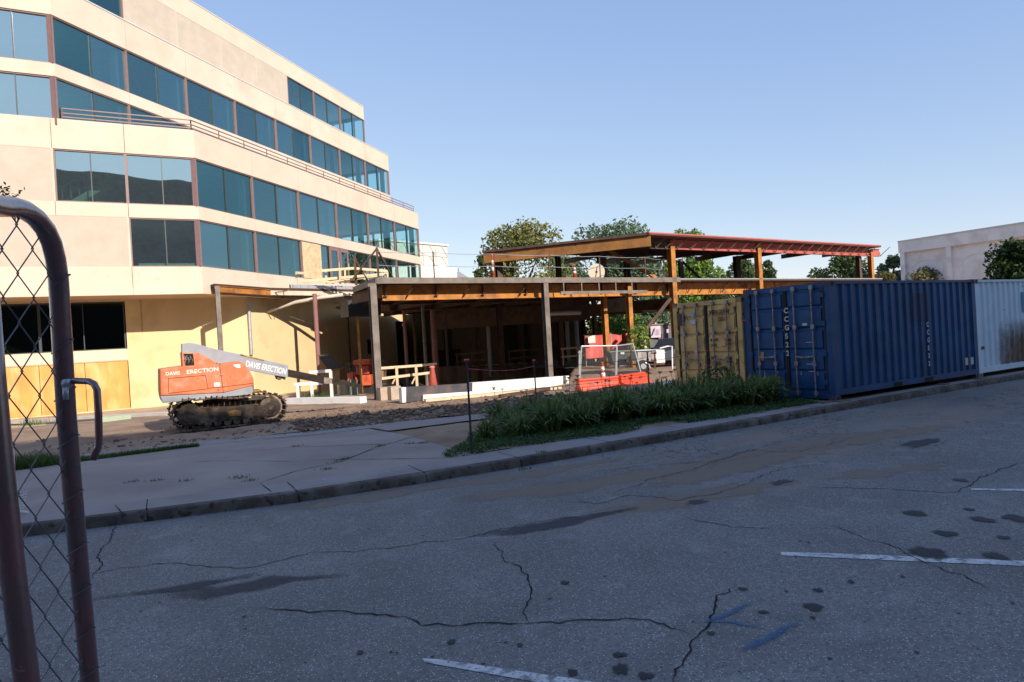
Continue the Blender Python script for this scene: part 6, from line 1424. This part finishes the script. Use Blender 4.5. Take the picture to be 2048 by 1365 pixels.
# ------------------------------------------------------------ behind the frame: red fence, cabin, trailer, dumpster
fe = empty('red_mesh_fence', tuple(atd(1250, 712, 36)), 'red fabric covered fence behind the steel columns', 'fence')
redf = mat('red_fence_fabric', (.60, .10, .085), .8, .12, 2., c2=(.68, .2, .18), c2t=.6, c2s=2)
pts = [(1170, 672), (1196, 671), (1222, 668), (1240, 671), (1258, 666), (1285, 667), (1302, 664), (1322, 666)]
b = MB(); seg = []
for x, y in pts: t_ = atd(x, y, 36 + (x-1170)*.01); seg.append(t_)
for a, c in zip(seg[:-1], seg[1:]):
    for k in range(4):
        p, q = a.lerp(c, k/4), a.lerp(c, (k+1)/4); off = Vector((0, .06*math.sin(p.x*7), 0)); off2 = Vector((0, .06*math.sin(q.x*7), 0)); g_ = atd(1240, 714, 36).z
        b.prism([Vector((p.x, p.y, g_)) + off, Vector((q.x, q.y, g_)) + off2, q + off2, p + off], (0, .015, 0))
b.build('fabric', redf, fe)
for x, y in pts[::2]: t_ = atd(x, y, 36.2); b = MB(); b.tube([(t_.x, t_.y+.1, -.5), (t_.x, t_.y+.1, t_.z+.05)], .03, 6); b.build('post', fw_, fe)
a, c = atd(1176, 672, 35.6), atd(1191, 686, 35.6); b = MB(); b.prism([Vector((a.x, a.y, c.z)), Vector((c.x, a.y, c.z)), Vector((c.x, a.y, a.z)), a], (0, .03, 0)); b.build('white_board', whitep, label='white board fixed at the left end of the red fence', cat='board')
cab = empty('site_cabin', tuple(atd(1340, 700, 34)), 'dark grey site cabin with a pale sign, left of the yellow container', 'cabin')
cg = mat('cabin_grey', (.12, .115, .13), .7, .1, 2); a, c = atd(1298, 652, 34), atd(1420, 649, 35.5); ev = Vector((c.x-a.x, c.y-a.y, 0)); g_ = -.3
b = MB(); b.prism([Vector((a.x, a.y, g_)), Vector((a.x, a.y, g_)) + ev, Vector((a.x, a.y+2.6, g_)) + ev, Vector((a.x, a.y+2.6, g_))], (0, 0, a.z-g_)); b.build('wall', cg, cab)
b = MB(); b.prism([Vector((a.x-.1, a.y-.1, a.z)), Vector((a.x, a.y-.1, a.z)) + ev, Vector((a.x, a.y+2.7, a.z)) + ev, Vector((a.x-.1, a.y+2.7, a.z))], (0, 0, .08)); b.build('roof', galv, cab)
a, c = atd(1301, 653, 33.9), atd(1323, 675, 33.9); b = MB(); b.prism([Vector((a.x, a.y, c.z)), Vector((c.x, a.y+.1, c.z)), Vector((c.x, a.y+.1, a.z)), a], (0, .03, 0)); sgn = b.build('sign', mat('lilac_white_sign', (.55, .48, .56), .6, .05), cab)
b = MB(); b.bar(atd(1310, 656, 33.85), atd(1305, 671, 33.85), .05, .03)
for y in (660, 664, 668): b.bar(atd(1312, y, 33.85), atd(1320, y, 33.9), .012, .02)
b.build('sign_drawing', mat('sign_ink', (.12, .08, .16), .6, .1), sgn)
a, c = atd(1333, 659, 33.9), atd(1338, 666, 33.9); b = MB(); b.prism([Vector((a.x, a.y, c.z)), Vector((c.x, a.y, c.z)), Vector((c.x, a.y, a.z)), a], (0, .03, 0)); b.build('notice', MATS['lilac_white_sign'], cab)
b = MB(); b.bar(atd(1327, 656, 33.9), atd(1328, 698, 33.9), .06, .03); b.build('door_edge', rustd, cab)
tl = empty('utility_trailer', tuple(atd(1300, 738, 27)), 'white box utility trailer with one dark wheel, parked under the site cabin sign', 'trailer'); tD = 27
def tb_(x0, x1, y0, y1, nm, mt, dep=1.4, dd_=0): 
    a, c = atd(x0, y1, tD+dd_), atd(x1, y0, tD+dd_); b = MB(); b.prism([a, Vector((c.x, c.y, a.z)), Vector((c.x, c.y+dep, a.z)), Vector((a.x, a.y+dep, a.z))], (0, 0, c.z-a.z)); return b.build(nm, mt, tl, bevel=.015)
tgr = mat('dusty_trailer_side', (.38, .36, .34), .7, .2, 2, c2=(.2, .17, .15), c2t=.62, c2s=3)
tb_(1276, 1312, 703, 725, 'box_side', tgr); tb_(1274, 1314, 700, 703, 'top_rail', whitep, 1.42, -.01); tb_(1313, 1329, 700, 727, 'front_panel', whitep, 1.3, .05); tb_(1276, 1330, 727, 733, 'chassis', rustd, 1.2); tb_(1294, 1298, 717, 722, 'latch', MATS['black_cord'], .02, -.03)
for y in (706,): 
    for x in (1284, 1296): tb_(x, x+9, y, y+9, 'panel_recess', mat('trailer_recess', (.28, .26, .25), .7, .1), .02, -.015)
b = MB(); a = atd(1287, 733, tD-.1); b.tube([a, a + Vector((0, .2, 0))], .26, 18); wl_ = b.build('wheel', MATS['black_cord'], tl); b = MB(); b.tube([a - Vector((0, .01, 0)), a + Vector((0, .05, 0))], .12, 12); b.build('rim', lgrey, wl_)
b = MB(); b.tube([atd(1290, 726, tD-.12), atd(1297, 729, tD-.12), atd(1300, 737, tD-.12)], .04, 6); b.build('mudguard', lgrey, tl)
st_ = empty('trailer_jack_stand', tuple(atd(1309, 738, 24)), 'dark upright stand with crossbars in front of the trailer', 'stand')
b = MB(); b.bar(atd(1309, 704, 24), atd(1310, 738, 24), .05); b.build('post', rustd, st_)
for y in (707, 721): b = MB(); b.bar(atd(1302, y, 24), atd(1313, y, 24), .05); b.bar(atd(1303, y-4, 24), atd(1303, y, 24), .03); b.bar(atd(1312, y-4, 24), atd(1312, y, 24), .03); b.build('crossbar', rustd, st_)
dm = empty('dark_dumpster', tuple(atd(1250, 735, 29)), 'dark grey skip behind the right mesh panel', 'skip'); tD = 29
a, c = atd(1222, 732, tD), atd(1257, 702, tD); b = MB(); b.prism([a + Vector((.15, 0, 0)), Vector((c.x-.15, c.y, a.z)), Vector((c.x, c.y, c.z)), Vector((a.x, a.y, c.z))], (0, 1.6, 0)); b.build('bin', mat('dark_bin', (.05, .055, .06), .6, .15), dm)
b = MB(); b.bar(Vector((a.x-.05, a.y-.02, c.z)), Vector((c.x+.05, a.y-.02, c.z)), .08, .06); b.build('rim', mat('green_grey_rim', (.16, .2, .17), .6, .1), dm)
for x in (1243, 1246.5): b = MB(); t_ = atd(x, 707, tD-.02); b.tube([t_, t_ + Vector((0, -.02, 0))], .05, 8); b.build('reflector', whitep, dm)
# parked car glimpsed beside the container
cr_ = empty('parked_car', tuple(atd(1345, 735, 33)), 'dark car glimpsed left of the yellow container under the cabin', 'car')
a = atd(1330, 736, 31); a.z = hgt(*UV(a)); b = MB()
prof_ = [(0, .3), (.05, .75), (.9, .85), (1.4, 1.35), (2.9, 1.35), (3.5, .85), (4.2, .8), (4.25, .3)]
ev = ff; nv_ = fnn
b.prism([a + ev*x + Vector((0, 0, z)) for x, z in prof_], nv_*1.7); b.build('body', mat('car_dark_blue', (.05, .06, .08), .3, .05), cr_, bevel=.05)
for x in (.8, 3.4): b = MB(); b.tube([a + ev*x + Vector((0, 0, .32)) - nv_*.02, a + ev*x + Vector((0, 0, .32)) + nv_*.2], .32, 18); b.build('wheel', MATS['black_cord'], cr_)
b = MB(); b.prism([a + ev*x + Vector((0, 0, z)) - nv_*.01 for x, z in ((1.1, .88), (1.5, 1.28), (2.8, 1.28), (3.2, .88))], nv_*.02); b.build('side_window', gl_d, cr_)
hp = empty('hoop_frame', tuple(atd(1335, 735, 28)), 'pale arched pipe frame beside the yellow container', 'frame')
b = MB(); b.tube([atd(1345, 740, 28), atd(1344, 693, 28), atd(1335, 693, 28), atd(1320, 697, 28)], .03, 8); b.build('pipe', whitep, hp)
